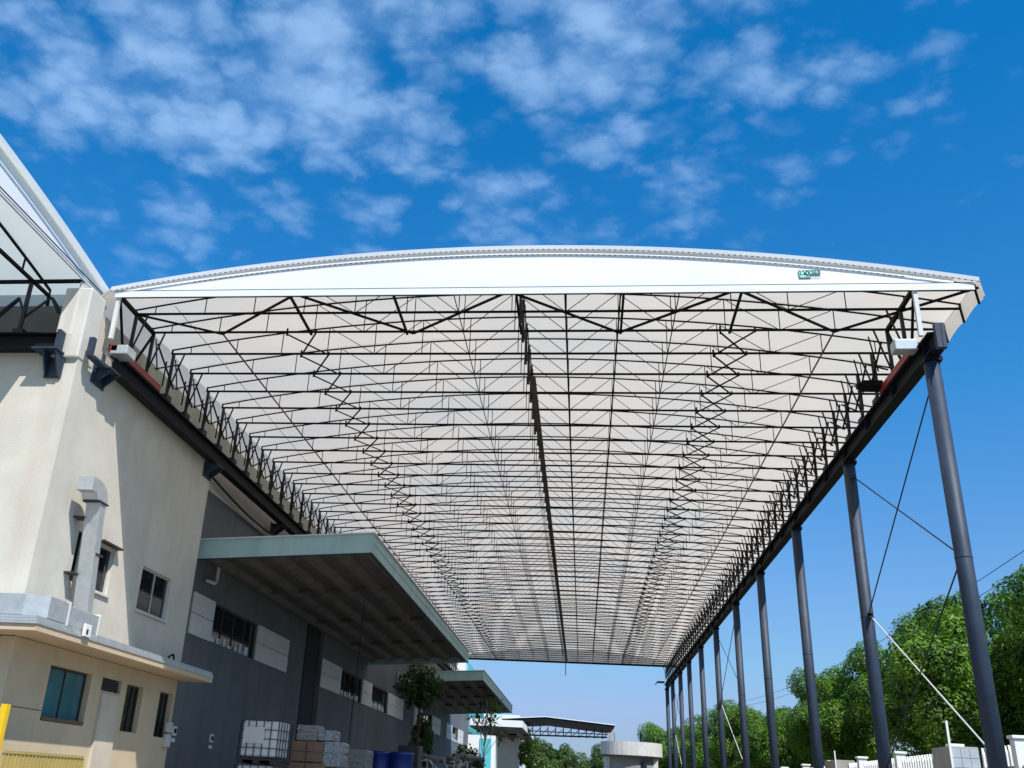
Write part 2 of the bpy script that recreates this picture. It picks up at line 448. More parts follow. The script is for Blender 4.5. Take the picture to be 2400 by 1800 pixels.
# perforated lacing strips along the rim and along the top of the gable
lm = M['gable'].copy(); lm.name = 'laced_edge'
t = lm.node_tree; pb = t.nodes['Principled BSDF']
g = t.nodes.new('ShaderNodeNewGeometry'); sp = t.nodes.new('ShaderNodeSeparateXYZ'); t.links.new(g.outputs['Position'], sp.inputs[0])
ma = t.nodes.new('ShaderNodeMath'); ma.operation = 'MULTIPLY'; ma.inputs[1].default_value = 1/0.125
mb = t.nodes.new('ShaderNodeMath'); mb.operation = 'FRACT'; mc = t.nodes.new('ShaderNodeMath'); mc.operation = 'LESS_THAN'; mc.inputs[1].default_value = 0.36
t.links.new(sp.outputs[0], ma.inputs[0]); t.links.new(ma.outputs[0], mb.inputs[0]); t.links.new(mb.outputs[0], mc.inputs[0])
cm = t.nodes.new('ShaderNodeMix'); cm.data_type = 'RGBA'; t.links.new(mc.outputs[0], cm.inputs[0])
cm.inputs[6].default_value = (0.8, 0.8, 0.8, 1); cm.inputs[7].default_value = (0.05, 0.06, 0.05, 1)
t.links.new(cm.outputs[2], pb.inputs['Base Color'])
b = MB(); arch_strip(b, Y0-0.004, Y0-0.012, -0.022, -0.045, XS); b.build('lacing', lm, canopy)
b = MB(); arch_strip(b, YG-0.006, YG-0.006, -0.115, -0.14, XS[4:-3]); b.build('lacing', lm, canopy)
# logo sign printed on the gable : letter blocks in a green frame with small writing below
SG = Vector((4.74, YG-0.012, 12.085)); U = 0.0092*1.0
def sgp(px_, py_):  # zoomed-photo units (22 per source pixel)
    return (4.74+(px_-520)/22.1*0.0091, 12.30-(py_-470)/22.1*0.0100)
def srect(b, x0, y0, x1, y1, dy):
    (xa, za), (xb, zb) = sgp(x0, y0), sgp(x1, y1)
    b.box(xa, YG-0.012-dy, zb, xb, YG-0.006, za)
sign = thing('logo_sign', 'small green and mint company logo printed on the white gable of the long canopy', 'logo', (4.9, YG, 12.2))
b = MB()
srect(b, 515, 470, 1640, 730, 0.0); srect(b, 530, 720, 1130, 915, 0.0015)
b.build('sign_ground', M['green_ink'], sign)
b = MB()
for q in [(640,480,700,700),(700,590,870,700),(790,520,870,700),(930,520,1060,570),(930,520,990,680),(1110,540,1190,680),(1000,520,1190,575),
          (1250,530,1370,575),(1290,530,1340,640),(1250,600,1370,640),(1420,520,1570,570),(1510,520,1570,640),(1430,600,1570,650),
          (540,760,880,810),(590,820,880,870),(925,770,1100,815),(925,770,985,870),(1045,770,1100,870),(540,540,575,700)]:
    srect(b, *q, 0.006)
b.build('sign_lettering', M['mint_ink'], sign)
def text(body, x, y, z, size, m, name, parent=None, rot=(pi/2, 0, 0)):
    cu = bpy.data.curves.new(name, 'FONT'); cu.body = body; cu.size = size; cu.extrude = 0.002
    o = bpy.data.objects.new('tmp', cu); col.objects.link(o)
    dg = bpy.context.evaluated_depsgraph_get(); dg.update()
    me = bpy.data.meshes.new_from_object(o.evaluated_get(dg))
    bpy.data.objects.remove(o)
    me.materials.clear(); me.materials.append(m)
    me.transform(Matrix.Translation((x, y, z)) @ Matrix.Rotation(rot[2], 4, 'Z') @ Matrix.Rotation(rot[0], 4, 'X'))
    t = bpy.data.objects.new(name, me); col.objects.link(t)
    if parent:
        t.parent = parent; t.matrix_parent_inverse = Matrix.Translation(-parent.location)
    return t
text('by Brand', sgp(1180, 900)[0], YG-0.016, sgp(1180, 885)[1], 0.052, M['green_ink'], 'sign_small_text', sign)

# one truss (local y = 0), then copies
def truss_mesh():
    b = MB()
    b.bar((XL, 0, ZB), (XR, 0, ZB), 0.042, 0.048)
    xs = [XL + (XR-XL)*i/24 for i in range(25)]
    for a, c in zip(xs, xs[1:]): b.bar((a, 0, arch(a)), (c, 0, arch(c)), 0.030, 0.034)
    b.bar((XL, 0, ZB-0.02), (XL, 0, arch(XL)+0.02), 0.04)
    b.bar((XR, 0, arch(XR)+0.02), (XR, 0, ZB-0.02), 0.04)
    b.bar((XR, 0, ZB), (XR+0.03, 0, ZB-0.34), 0.04)
    for x in GX[1:-1]: b.bar((x, 0, ZB), (x, 0, arch(x)), 0.020)
    return b
def diag_mesh():
    b = MB()
    for i in (5, 7, 9, 11, 13):
        x = GX[i]
        for s in (-1, 1):
            x2 = GX[i+s]
            b.bar((x+0.04*s, 0, ZB+0.02), (x2-0.06*s, 0, arch(x2)-0.03), 0.015)
    return b
def leg_mesh(x, s):
    b = MB()
    zt, zb = ZB-0.03, 10.62
    b.bar((x, 0, zt), (x, 0, zb), 0.07, 0.07)
    b.bar((x-0.30*s, 0, zt), (x-0.03*s, 0, zb+0.25), 0.035)
    b.box(x-0.09, -0.16, zb-0.10, x+0.09, 0.16, zb+0.04)
    return b
t0 = truss_mesh().build('truss', M['steel'], canopy)
d0_ = diag_mesh().build('web_diagonals', M['steel'], t0)
l0 = leg_mesh(LEGL, -1).build('leg', M['steel_l'], t0)
l1 = leg_mesh(LEGR, 1).build('leg', M['steel_l'], t0)
for o in (t0, d0_, l0, l1):
    o.matrix_parent_inverse = Matrix.Identity(4)
t0.location = (0, ROWS[1], 0)
for y in ROWS[2:]:
    c = copy_tree(t0, canopy); c.location = (0, y, 0)
c = copy_tree(t0, canopy); c.location = (0, ROWS[0]+0.10, 0)
for ch in list(c.children):
    if ch.name.startswith('leg'): bpy.data.objects.remove(ch)
# A-frame front legs (white ones catch the sun)
for x, s in ((LEGL, 1), (LEGR, -1)):
    b = MB()
    b.bar((x, ROWS[0], ZB+0.02), (x+0.02*s, ROWS[0]-0.02, 10.72), 0.085)
    b.build('front_leg', M['white_steel'], canopy)
    b = MB()
    b.bar((x, ROWS[0]+0.04, ZB), (x, ROWS[0]+0.70, 10.70), 0.05)
    b.bar((x, ROWS[0], ZB), (x, ROWS[2], ZB-0.03), 0.085)
    b.bar((x, ROWS[2], ZB-0.05), (x, ROWS[1]+0.35, 10.70), 0.05)
    b.build('front_frame', M['steel'], canopy)
# heavy bracing in the first two bays
b = MB()
nodes2 = [-9.1, -4.15, 0.91, 5.93]
for i, x in enumerate(nodes2):
    b.bar((x, ROWS[2], ZB-0.05), (x+2.5, ROWS[0], ZB+0.0), 0.048)
    if i: b.bar((x, ROWS[2], ZB-0.05), (x-2.5, ROWS[0], ZB+0.0), 0.048)
b.bar((-9.1, ROWS[2], ZB-0.05), (-10.9, ROWS[1], ZB-0.02), 0.045)
for x in (-6.76, -4.3, -1.46, 0.95, 3.52):
    b.bar((x, ROWS[2], ZB-0.07), (x, ROWS[0], ZB-0.02), 0.055)
b.build('end_bracing', M['steel'], canopy)
# horizontal scissor chains
for xa, xb in ((3.31, 4.12), (-7.40, -6.65)):
    b = MB()
    for ya, yb in zip(ROWS[2:], ROWS[3:]):
        b.bar((xa, ya, ZB-0.06), (xb, yb, ZB-0.03), 0.042, 0.022)
        b.bar((xb, ya, ZB-0.03), (xa, yb, ZB-0.06), 0.042, 0.022)
        b.bar((xa, ya, ZB-0.10), (xa, ya, ZB+0.10), 0.05, n=6)
        b.bar((xb, ya, ZB-0.05), (xb, ya, ZB+0.06), 0.05, n=6)
    b.build('scissor_linkage', M['steel'], canopy)
# vertical scissor chain along the middle, thick flat bars
xc = -1.42
b = MB()
for k, (ya, yb) in enumerate(zip(ROWS[1:], ROWS[2:])):
    b.bar((xc, ya, ZB-0.20), (xc, yb, ZB+0.72), 0.025, 0.05)
    b.bar((xc+0.04, ya, ZB+0.72), (xc+0.04, yb, ZB-0.20), 0.025, 0.05)
    if k < 7: b.bar((xc, ya, ZB-0.30), (xc, ya, ZB+0.85), 0.07, 0.05)
b.build('scissor_linkage', M['steel_l'], canopy)
MB().box(xc+0.03, ROWS[4], ZB-0.075, xc+0.19, ROWS[-1], ZB-0.055).build('cable_tray', mat('brown_grey_tray', (0.085, 0.068, 0.056), 0.8, var=0.4, scale=3), canopy)
# side scissor chains between the legs
for x in (LEGL+0.16, LEGR-0.16):
    b = MB()
    for ya, yb in zip(ROWS[2:], ROWS[3:]):
        ym = (ya+yb)/2
        b.bar((x, ya, 11.55), (x, yb, 10.85), 0.035)
        b.bar((x+0.05, ya, 10.85), (x+0.05, yb, 11.55), 0.035)
        b.bar((x, ym, 11.35), (x, ym, 10.65), 0.03)
        b.bar((x-0.2, ya+0.25, 11.8), (x-0.05, ya+0.35, 10.95), 0.028)
    b.build('scissor_linkage', M['steel'], canopy)
# long rods and cables
for x, wd, m_ in ((-0.36, 0.035, 'steel'), (0.88, 0.035, 'steel'), (2.17, 0.022, 'steel'), (-2.89, 0.02, 'steel'), (-9.1, 0.030, 'rust_rod'), (5.93, 0.030, 'rust_rod')):
    y0 = ROWS[2] if abs(x) > 5 else ROWS[0]
    MB().bar((x, y0, ZB-0.04), (x, ROWS[-1], ZB-0.04), wd).build('tie_cable' if abs(x) > 5 else 'tie_rod', M[m_], canopy)
MB().bar((-10.0, ROWS[1], ZB+0.22), (-9.6, ROWS[-1], ZB+0.12), 0.010).build('thin_wire', M['cable'], canopy)
b = MB(); yr = ROWS[-1]+0.28
for xa, xb_ in zip(XS[:-1], XS[1:]): b.quad((xa, yr, ZB-0.05), (xb_, yr, ZB-0.05), (xb_, yr, arch(xb_)+0.06), (xa, yr, arch(xa)+0.06))
b.build('rear_gable_panel', M['gable'], canopy)
# rear rim
b = MB(); b.bar((XL, ROWS[-1]+0.3, ZB), (XR, ROWS[-1]+0.3, ZB), 0.08, 0.16)
b.bar((-1.42, ROWS[-1]+0.2, ZB), (-1.42, ROWS[-1]+0.2, ZB-1.1), 0.06)
b.build('rear_rim', M['steel'], canopy)
# bottom carriages
for x, zc_ in ((LEGL+0.02, 10.62), (LEGR-0.04, 10.62)):
    MB().box(x-0.11, ROWS[0]+0.15, 10.50, x+0.11, 22.6, 10.66).build('end_carriage', M['red'], canopy)
b = MB(); b.box(6.55, 19.78, 10.42, 7.02, 20.12, 10.66); b.build('drive_cover', M['galv'], canopy, bevel=0.02)
b = MB(); b.box(-10.98, 19.95, 10.42, -10.56, 20.45, 10.65); b.build('drive_cover', M['galv'], canopy, bevel=0.02)
b = MB(); b.box(6.55, 22.35, 10.6, 7.02, 22.7, 10.78); b.box(6.45, 22.42, 10.62, 6.56, 22.6, 10.74)
b.build('drive_motor', M['steel'], canopy, bevel=0.02)

# rail beams
def hbeam(b, x, y0, y1, z0, z1, wd):
    b.box(x-wd/2, y0, z0, x+wd/2, y1, z0+0.035)
    b.box(x-wd/2, y0, z1-0.035, x+wd/2, y1, z1)
    b.box(x-0.02, y0+0.002, z0+0.035, x+0.02, y1-0.002, z1-0.035)
rb = thing('rail_beam', 'long dark steel rail beam carried on the row of blue columns', 'beam', (LEGR, 19, 10.1))
b = MB(); hbeam(b, LEGR, 19.1, 91.0, 10.08, 10.50, 0.26); b.build('beam_body', M['beam'], rb)
b = MB()
for y in [19.5+i*2.3 for i in range(31)]:
    b.box(LEGR-0.125, y, 10.116, LEGR+0.125, y+0.012, 10.464)
b.build('stiffener_plates', M['beam'], rb)
b = MB(); b.box(LEGR-0.03, 19.2, 10.503, LEGR+0.03, 90.9, 10.55); b.build('rail', M['steel'], rb)
b = MB(); b.box(LEGR-0.02, 18.95, 10.10, LEGR+0.08, 19.09, 10.64); b.box(LEGR+0.09, 18.95, 10.10, LEGR+0.16, 19.09, 10.64)
b.build('end_stop', M['navy'], rb)
b = MB(); b.box(LEGR-0.75, 90.5, 10.6, LEGR-0.1, 90.7, 10.75); b.bar((LEGR-0.75, 90.6, 10.62), (LEGR-0.9, 90.6, 10.45), 0.08)
b.build('rear_stop', M['steel'], rb)

rb = thing('rail_beam', 'long dark steel rail beam bracketed along the cream wall', 'beam', (LEGL, 19, 10.1))
b = MB(); hbeam(b, LEGL, 20.2, 91.0, 10.04, 10.48, 0.26); b.build('beam_body', M['beam'], rb)
b = MB(); b.box(LEGL-0.03, 20.3, 10.483, LEGL+0.03, 90.9, 10.54); b.build('rail', M['steel'], rb)

# wall brackets of the left rail
def bracket(loc, label):
    t = thing('wall_bracket', label, 'bracket', loc, 'steel wall brackets')
    x, y, z = loc
    b = MB(); b.box(x, y-0.05, z-0.38, x+0.03, y+0.60, z+0.05); b.build('back_plate', M['navy'], t)
    b = MB()
    b.prism([(0.03, -0.02), (0.36, -0.02), (0.36, -0.10), (0.03, -0.36)], lambda a, c, tt: (x+a, y+tt, z+c), 0.10, 0.13)
    b.build('gusset', M['navy'], t); b = MB()
    b.prism([(0.03, -0.02), (0.36, -0.02), (0.36, -0.10), (0.03, -0.36)], lambda a, c, tt: (x+a, y+tt, z+c), 0.47, 0.50)
    b.build('gusset', M['navy'], t)
    b = MB(); b.box(x+0.032, y, z-0.018, x+0.40, y+0.58, z+0.012); b.build('seat_plate', M['navy'], t)
    return t
bracket((-11.2, 19.80, 10.02), 'open dark navy steel bracket at the near end of the wall rail')
bracket((-11.2, 27.2, 10.02), 'dark steel bracket at the far corner of the cream building')
for k, y in enumerate((34.5, 42, 50, 58, 66, 74, 82)):
    t = bracket((-11.3, y, 10.02), 'dark steel bracket under the rail above the grey warehouse, %s beyond the cream corner' % ('first', 'second', 'third', 'fourth', 'fifth', 'sixth', 'seventh')[k])
# slanted end channel beside the near bracket
st = thing('rail_end_channel', 'upright grey steel channel closing the near end of the wall rail', 'steel channel', (-10.95, 19.2, 10.4))
b = MB(); b.bar((-11.0, 19.15, 10.0), (-11.0, 19.15, 10.45), 0.13, 0.12); b.box(-11.10, 19.22, 10.0, -10.90, 20.15, 10.05)
b.build('channel', M['navy'], st)

# columns
COLY = [19.5, 26.45, 33.7, 41.1, 48.1, 55.75, 63.2, 70.6, 77.2, 84.0, 89.5]
ordn = ['nearest', 'second nearest', 'third nearest', 'fourth nearest', 'fifth nearest', 'sixth nearest', 'fifth from the far end', 'fourth from the far end', 'third from the far end', 'second from the far end', 'farthest']
c0 = None
for k, y in enumerate(COLY):
    if c0 is None:
        c0 = thing('steel_column', '', 'column', (LEGR, y, 0))
        prof = [(0.155, 0.03), (0.155, 9.98)]
        o = MB().lathe(prof, 0, 0, 28).build('shaft', M['navy'], c0, smooth=False); o.matrix_parent_inverse.identity()
        for i, p in enumerate(o.data.polygons): p.use_smooth = len(p.vertices) == 4
        o = MB().lathe([(0.158, 5.98), (0.162, 6.0), (0.158, 6.02)], 0, 0, 24).build('weld_ring', M['navy'], c0); o.matrix_parent_inverse.identity()
        o = MB().box(-0.17, -0.17, 9.982, 0.17, 0.17, 10.075).build('cap_plate', M['beam'], c0); o.matrix_parent_inverse.identity()
        o = MB().box(-0.25, -0.25, 0.006, 0.25, 0.25, 0.03).build('base_plate', M['navy'], c0); o.matrix_parent_inverse.identity()
        c = c0
    else:
        c = copy_tree(c0); c.location = (LEGR, y, 0)
    c['label'] = '%s round blue-grey steel column under the long canopy rail' % ordn[k]
    c['group'] = 'round columns under the canopy rail'
# cross braces
def xb(y0, y1, z0, z1, label):
    t = thing('cross_brace', label, 'brace', (LEGR, y0, z0), 'rod braces between columns')
    MB().bar((LEGR, y0+0.16, z1), (LEGR, y1-0.16, z0), 0.032, n=8).build('brace_rod', M['steel_l'], t)
    MB().bar((LEGR+0.05, y1-0.16, z1), (LEGR+0.05, y0+0.16, z0), 0.032, n=8).build('brace_rod', M['steel_l' if z0 > 5 else 'white_steel'], t)
    b = MB()
    for (yy, zz) in ((y0+0.2, z1), (y1-0.2, z0), (y1-0.2, z1), (y0+0.2, z0)):
        MB().box(LEGR-0.01, yy-0.10, zz-0.05, LEGR+0.06, yy+0.10, zz+0.05).build('gusset_plate', M['steel_l'], t)
xb(COLY[0], COLY[1], 6.05, 9.60, 'dark crossed rods between the two nearest columns, upper bay')
xb(COLY[0], COLY[1], 2.55, 6.00, 'crossed rods with one bright rod between the two nearest columns, lower bay')
xb(COLY[4], COLY[5], 6.3, 9.6, 'dark crossed rods between the fifth and sixth columns, upper bay')
xb(COLY[4], COLY[5], 2.8, 6.2, 'crossed rods with one bright rod between the fifth and sixth columns, lower bay')
xb(COLY[8], COLY[9], 6.3, 9.6, 'crossed rods in the upper bay near the far end of the column row')
xb(COLY[8], COLY[9], 2.8, 6.2, 'crossed rods in the lower bay near the far end of the column row')

# ------------------------------------------------------------------ second canopy (left), spans towards the camera
cn2 = thing('retractable_canopy', 'second white tent canopy rising at the left edge above the cream building', 'canopy', (-14, 10, 11.9))
YA, YB = 20.05, -1.5
ym, hw = (YA+YB)/2, (YA-YB)/2
def arch2(y): return 11.97+0.98*(1-((y-ym)/hw)**2)
n = 36
YS = [YB+(YA-YB)*i/n for i in range(n+1)]
X0, X1 = -30.0, -11.34
b = MB()
xs = [X0, -24, -18, -15, -13, X1]
for y in YS:
    for x in xs: b.v.append((x, y, arch2(y)+0.07))
for j in range(n):
    for i in range(len(xs)-1):
        b.f.append((j*6+i, j*6+i+1, (j+1)*6+i+1, (j+1)*6+i))
b.build('roof_membrane', M['roof2'], cn2, smooth=True)
b = MB()
for ya, yb in zip(YS, YS[1:]):
    b.quad((X1+0.02, ya, arch2(ya)+0.0), (X1+0.02, yb, arch2(yb)+0.0), (X1+0.03, yb, arch2(yb)+0.10), (X1+0.03, ya, arch2(ya)+0.10))
b.build('front_rim', M['gable'], cn2)
b = MB()
for ya, yb in zip(YS, YS[1:]):
    b.quad((X1-0.12, ya, 11.86), (X1-0.12, yb, 11.86), (X1-0.13, yb, arch2(yb)+0.05), (X1-0.13, ya, arch2(ya)+0.05))
b.build('gable_panel', M['gable'], cn2)
MB().bar((X1-0.10, YB, 11.86), (X1-0.10, YA, 11.86), 0.05, 0.07).build('gable_hem', M['white_steel'], cn2)
MB().bar((X1-0.06, YB, 11.93), (X1-0.06, YA, 11.93), 0.02).build('hem_cord', M['cable'], cn2)
b = MB()
for i in range(10):
    xa = X0+(X1-0.4-X0)*i/10; xb_ = X0+(X1-0.4-X0)*(i+1)/10
    b.quad((xa, YA, 12.045), (xb_, YA, 12.045), (xb_, YA+0.08, 11.36), (xa, YA+0.08, 11.36))
b.build('side_skirt', M['roof2'], cn2)
def tr2(x):
    b = MB()
    b.bar((x, YB, 11.87), (x, YA-0.25, 11.87), 0.07, 0.07)
    for ya, yb in zip(YS[:-1], YS[1:]): b.bar((x, ya, arch2(ya)), (x, min(yb, YA-0.25), arch2(min(yb, YA-0.25))), 0.05, 0.05)
    yy = YA-0.25
    while yy > YB+1:
        b.bar((x, yy, 11.87), (x, yy, arch2(yy)), 0.035); yy -= 1.27
    b.bar((x, YA-0.25, 11.9), (x, YA-0.22, 11.42), 0.06)
    return b
for x in (-12.75, -14.1, -15.5, -16.9): tr2(x).build('truss', M['steel'], cn2)
MB().bar((-30, 19.0, 11.84), (-11.45, 19.0, 11.84), 0.075).build('eave_tube', M['steel'], cn2)
MB().bar((-11.48, 19.0, 11.80), (-11.48, 19.0, 10.46), 0.07).build('end_leg', M['white_steel'], cn2)
for x in (-12.75, -14.1, -15.5):
    b = MB(); b.bar((x, 19.0, 11.80), (x, 19.0, 10.62), 0.075); b.box(x-0.12, 18.92, 10.44, x+0.12, 19.08, 10.60)
    b.build('leg', M['steel_l'], cn2)
b = MB()
pts = [(-11.55, 11.35), (-11.95, 11.05), (-12.2, 11.45), (-12.75, 10.95), (-13.0, 11.45), (-13.45, 11.0), (-14.1, 11.5), (-14.6, 11.0), (-15.4, 11.5)]
for a, c in zip(pts, pts[1:]): b.bar((a[0], 19.06, a[1]), (c[0], 19.06, c[1]), 0.045)
b.bar((-12.2, 19.10, 11.45), (-11.6, 19.10, 10.72), 0.06); b.bar((-11.55, 19.1, 10.85), (-11.95, 19.1, 10.55), 0.05)
b.bar((-13.0, 19.10, 11.45), (-13.75, 19.10, 10.6), 0.05)
b.build('scissor_linkage', M['steel_l'], cn2)

rb = thing('rail_beam', 'short dark steel rail beam across the front wall under the left canopy', 'beam', (-14, 18.85, 10.2))
b = MB(); b.box(-30, 18.72, 10.02, -11.62, 19.0, 10.055); b.box(-30, 18.72, 10.375, -11.62, 19.0, 10.41); b.box(-30, 18.84, 10.055, -11.625, 18.88, 10.375)
b.build('beam_body', M['beam'], rb)
b = MB(); b.box(-11.62, 18.68, 10.0, -11.54, 18.92, 10.46); b.build('end_stop', M['navy'], rb)
t = thing('wall_bracket', 'navy steel bracket with flared plate under the left canopy rail beside the pilaster', 'bracket', (-11.75, 18.9, 9.9), 'steel wall brackets')
MB().box(-12.1, 18.6, 9.965, -11.5, 19.04, 10.0).build('seat_plate', M['navy'], t)
b = MB(); b.prism([(18.65, 9.96), (19.04, 9.96), (19.04, 9.45), (18.95, 9.45)], lambda a, c, tt: (tt, a, c), -11.86, -11.82)
b.build('gusset', M['navy'], t); b = MB()
b.prism([(18.65, 9.96), (19.04, 9.96), (19.04, 9.45), (18.95, 9.45)], lambda a, c, tt: (tt, a, c), -11.58, -11.54)
b.build('gusset', M['navy'], t)
MB().box(-11.9, 19.0, 9.42, -11.5, 19.045, 9.955).build('back_plate', M['navy'], t)

# ------------------------------------------------------------------ cream building
WX = -11.2
cb = thing('cream_building', 'two storey cream rendered factory building with a projecting ledge at the left', 'building', (WX, 22, 0))
def wall_with_holes(b, x, thick, y0, y1, z0, z1, holes):
    """wall in the plane X = x (outer face), body towards -X; holes = (ya, yb, za, zb)"""
    ysx = sorted({y0, y1, *[h[0] for h in holes], *[h[1] for h in holes]})
    zsx = sorted({z0, z1, *[h[2] for h in holes], *[h[3] for h in holes]})
    def solid(i, j):
        yc, zc2 = (ysx[i]+ysx[i+1])/2, (zsx[j]+zsx[j+1])/2
        return not any(h[0] < yc < h[1] and h[2] < zc2 < h[3] for h in holes)
    xi = x-thick
    for i in range(len(ysx)-1):
        for j in range(len(zsx)-1):
            if not solid(i, j): continue
            ya, yb, za, zb = ysx[i], ysx[i+1], zsx[j], zsx[j+1]
            b.quad((x, ya, za), (x, yb, za), (x, yb, zb), (x, ya, zb))
            b.quad((xi, yb, za), (xi, ya, za), (xi, ya, zb), (xi, yb, zb))
            if i == 0 or not solid(i-1, j): b.quad((xi, ya, za), (x, ya, za), (x, ya, zb), (xi, ya, zb))
            if i == len(ysx)-2 or not solid(i+1, j): b.quad((x, yb, za), (xi, yb, za), (xi, yb, zb), (x, yb, zb))
            if j == 0 or not solid(i, j-1): b.quad((xi, ya, za), (xi, yb, za), (x, yb, za), (x, ya, za))
            if j == len(zsx)-2 or not solid(i, j+1): b.quad((x, ya, zb), (x, yb, zb), (xi, yb, zb), (xi, ya, zb))
UPW = [(24.30, 26.20, 5.27, 6.37), (21.72, 22.62, 5.30, 6.38), (20.70, 20.90, 5.30, 6.40)]
b = MB(); wall_with_holes(b, WX, 0.30, 19.06, 27.8, 4.0, 10.5, UPW)
b.box(WX-0.30, 19.70, 10.502, WX-0.12, 27.8, 11.44)
b.build('upper_wall', M['cream'], cb)
b = MB(); b.box(-30, 19.06, 4.0, WX-0.302, 19.36, 10.46); b.build('front_wall', M['cream'], cb)
b = MB(); b.box(-30, 19.5, 10.30, WX-0.75, 19.7, 11.45); b.build('parapet', M['parapet'], cb)
b = MB(); b.box(WX-0.64, 18.97, 9.9, WX+0.02, 19.70, 11.66); b.build('pilaster', M['pilaster'], cb, bevel=0.04)
LOW = [(20.72, 22.66, 2.42, 3.53), (23.22, 24.28, 3.24, 3.53), (24.62, 25.62, 2.42, 3.51), (26.72, 27.62, 2.40, 3.52)]
b = MB(); wall_with_holes(b, WX, 0.30, 19.10, 27.8, 0.0, 3.89, LOW); b.box(-30, 19.12, 0, WX-0.302, 19.4, 3.89)
b.build('lower_wall', M['cream_low'], cb)
b = MB(); b.box(WX+0.003, 23.25, 0, WX+0.07, 24.25, 3.18); b.build('wall_pier', mat('pale_pier', (0.56, 0.50, 0.40), 0.9, var=0.1, streak=0.4, streak_col=(0.45,0.40,0.33)), cb)
b = MB(); b.box(WX+0.001, 19.11, 2.60, WX+0.008, 20.70, 2.612); b.build('wall_groove', M['frame'], cb)
MB().box(WX+0.001, 26.35, 4.3, WX+0.006, 26.37, 9.9).build('wall_joint', M['pilaster'], cb)
# ledge (flat roof between storeys) : slab + metal gutter + sloping flashing
OX = -10.32
b = MB(); b.box(WX+0.002, 18.22, 3.90, OX, 28.1, 4.02); b.box(-30, 18.22, 3.90, WX+0.002, 19.055, 4.02)
b.build('ledge_slab', mat('peach_soffit', (0.58, 0.45, 0.31), 0.85, var=0.06), cb)
b = MB()
for dz, dx in ((0.0, 0.0), (0.055, 0.03), (0.11, 0.06)):
    b.box(OX-dx-0.02, 18.2+dx, 4.022+dz, OX+0.02-dx, 28.12, 4.068+dz)
    b.box(-30, 18.18+dx, 4.022+dz, OX+0.018-dx, 18.22+dx, 4.068+dz)
b.build('gutter', M['galv'], cb)
b = MB(); b.prism([(OX-0.09, 4.03), (OX-0.09, 4.09), (WX+0.002, 4.27), (WX+0.002, 4.03)], lambda a, c, tt: (a, tt, c), 19.06, 28.1)
b.build('flashing', mat('lead_flashing', (0.16, 0.155, 0.15), 0.6, var=0.25, scale=6), cb)
def window(y0, y1, z0, z1, x, parent, fm, gm, mull=1, depth=0.14, fw=0.05, sill=True):
    fx = x-depth
    b = MB()
    b.box(fx-0.03, y0+0.003, z0+0.003, fx+0.03, y0+fw, z1-0.003); b.box(fx-0.03, y1-fw, z0+0.003, fx+0.03, y1-0.003, z1-0.003)
    b.box(fx-0.03, y0+fw, z0+0.003, fx+0.03, y1-fw, z0+fw); b.box(fx-0.03, y0+fw, z1-fw, fx+0.03, y1-fw, z1-0.003)
    for k in range(mull):
        yc = y0+(y1-y0)*(k+1)/(mull+1); b.box(fx-0.025, yc-0.02, z0+fw, fx+0.025, yc+0.02, z1-fw)
    o = b.build('window', fm, parent)
    b = MB(); b.box(fx-0.012, y0+fw, z0+fw, fx-0.004, y1-fw, z1-fw)
    g = b.build('pane', gm, o); g.matrix_parent_inverse = Matrix.Identity(4)
    if parent.type == 'EMPTY':
        pass
    return o
window(*UPW[0], WX, cb, M['frame_l'], M['glass'], 1, 0.08)
window(*UPW[1], WX, cb, M['frame_l'], M['glass'], 0, 0.10)
window(*UPW[2], WX, cb, M['frame'], M['glass'], 0, 0.06, 0.02)
window(*LOW[0], WX, cb, M['frame'], M['glass_b'], 1, 0.16)
window(*LOW[2], WX, cb, M['frame'], M['glass'], 2, 0.16, 0.04)
window(*LOW[3], WX, cb, M['frame'], M['glass'], 2, 0.16, 0.04)
# hood over the second upper window, sills
b = MB(); b.box(WX+0.002, 21.65, 6.39, WX+0.16, 22.70, 6.43); b.build('window_hood', M['frame'], cb)
for (ya, yb, za, zb) in UPW[:2]: MB().box(WX+0.002, ya-0.05, za-0.05, WX+0.05, yb+0.05, za-0.004).build('window_sill', M['pilaster'], cb)
b = MB(); b.box(WX-0.10, 20.74, 2.43, WX+0.02, 22.64, 2.50); b.build('window_sill', mat('brown_sill', (0.16, 0.09, 0.05), 0.7), cb)
# things stacked behind the glass of the upper window
# air conditioner in its niche
ac = thing('air_conditioner', 'dark air conditioner grille in a niche of the beige lower wall', 'air conditioner', (WX-0.2, 23.7, 3.25))
b = MB(); b.box(WX-0.28, 23.27, 3.25, WX-0.06, 24.23, 3.50); b.build('casing', M['frame'], ac)
b = MB()
for k in range(6): b.box(WX-0.058, 23.3, 3.27+k*0.038, WX-0.045, 24.2, 3.285+k*0.038)
b.build('grille', M['steel_l'], ac)
# dark backing so windows do not see through
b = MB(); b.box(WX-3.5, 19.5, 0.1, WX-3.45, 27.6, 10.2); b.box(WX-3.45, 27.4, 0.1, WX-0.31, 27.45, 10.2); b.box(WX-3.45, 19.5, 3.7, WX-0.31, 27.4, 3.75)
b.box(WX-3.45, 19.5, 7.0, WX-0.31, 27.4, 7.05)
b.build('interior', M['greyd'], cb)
# clutter in the window
b = MB()
for k in range(7):
    y = 24.4+k*0.24; h = 0.12+0.18*random.random()
    b.box(WX-0.35, y, 5.20, WX-0.22, y+0.17, 5.30+h)
tag(b.build('shelf_clutter', M['debris']), 'pale clutter standing inside the upper sliding window', 'clutter')

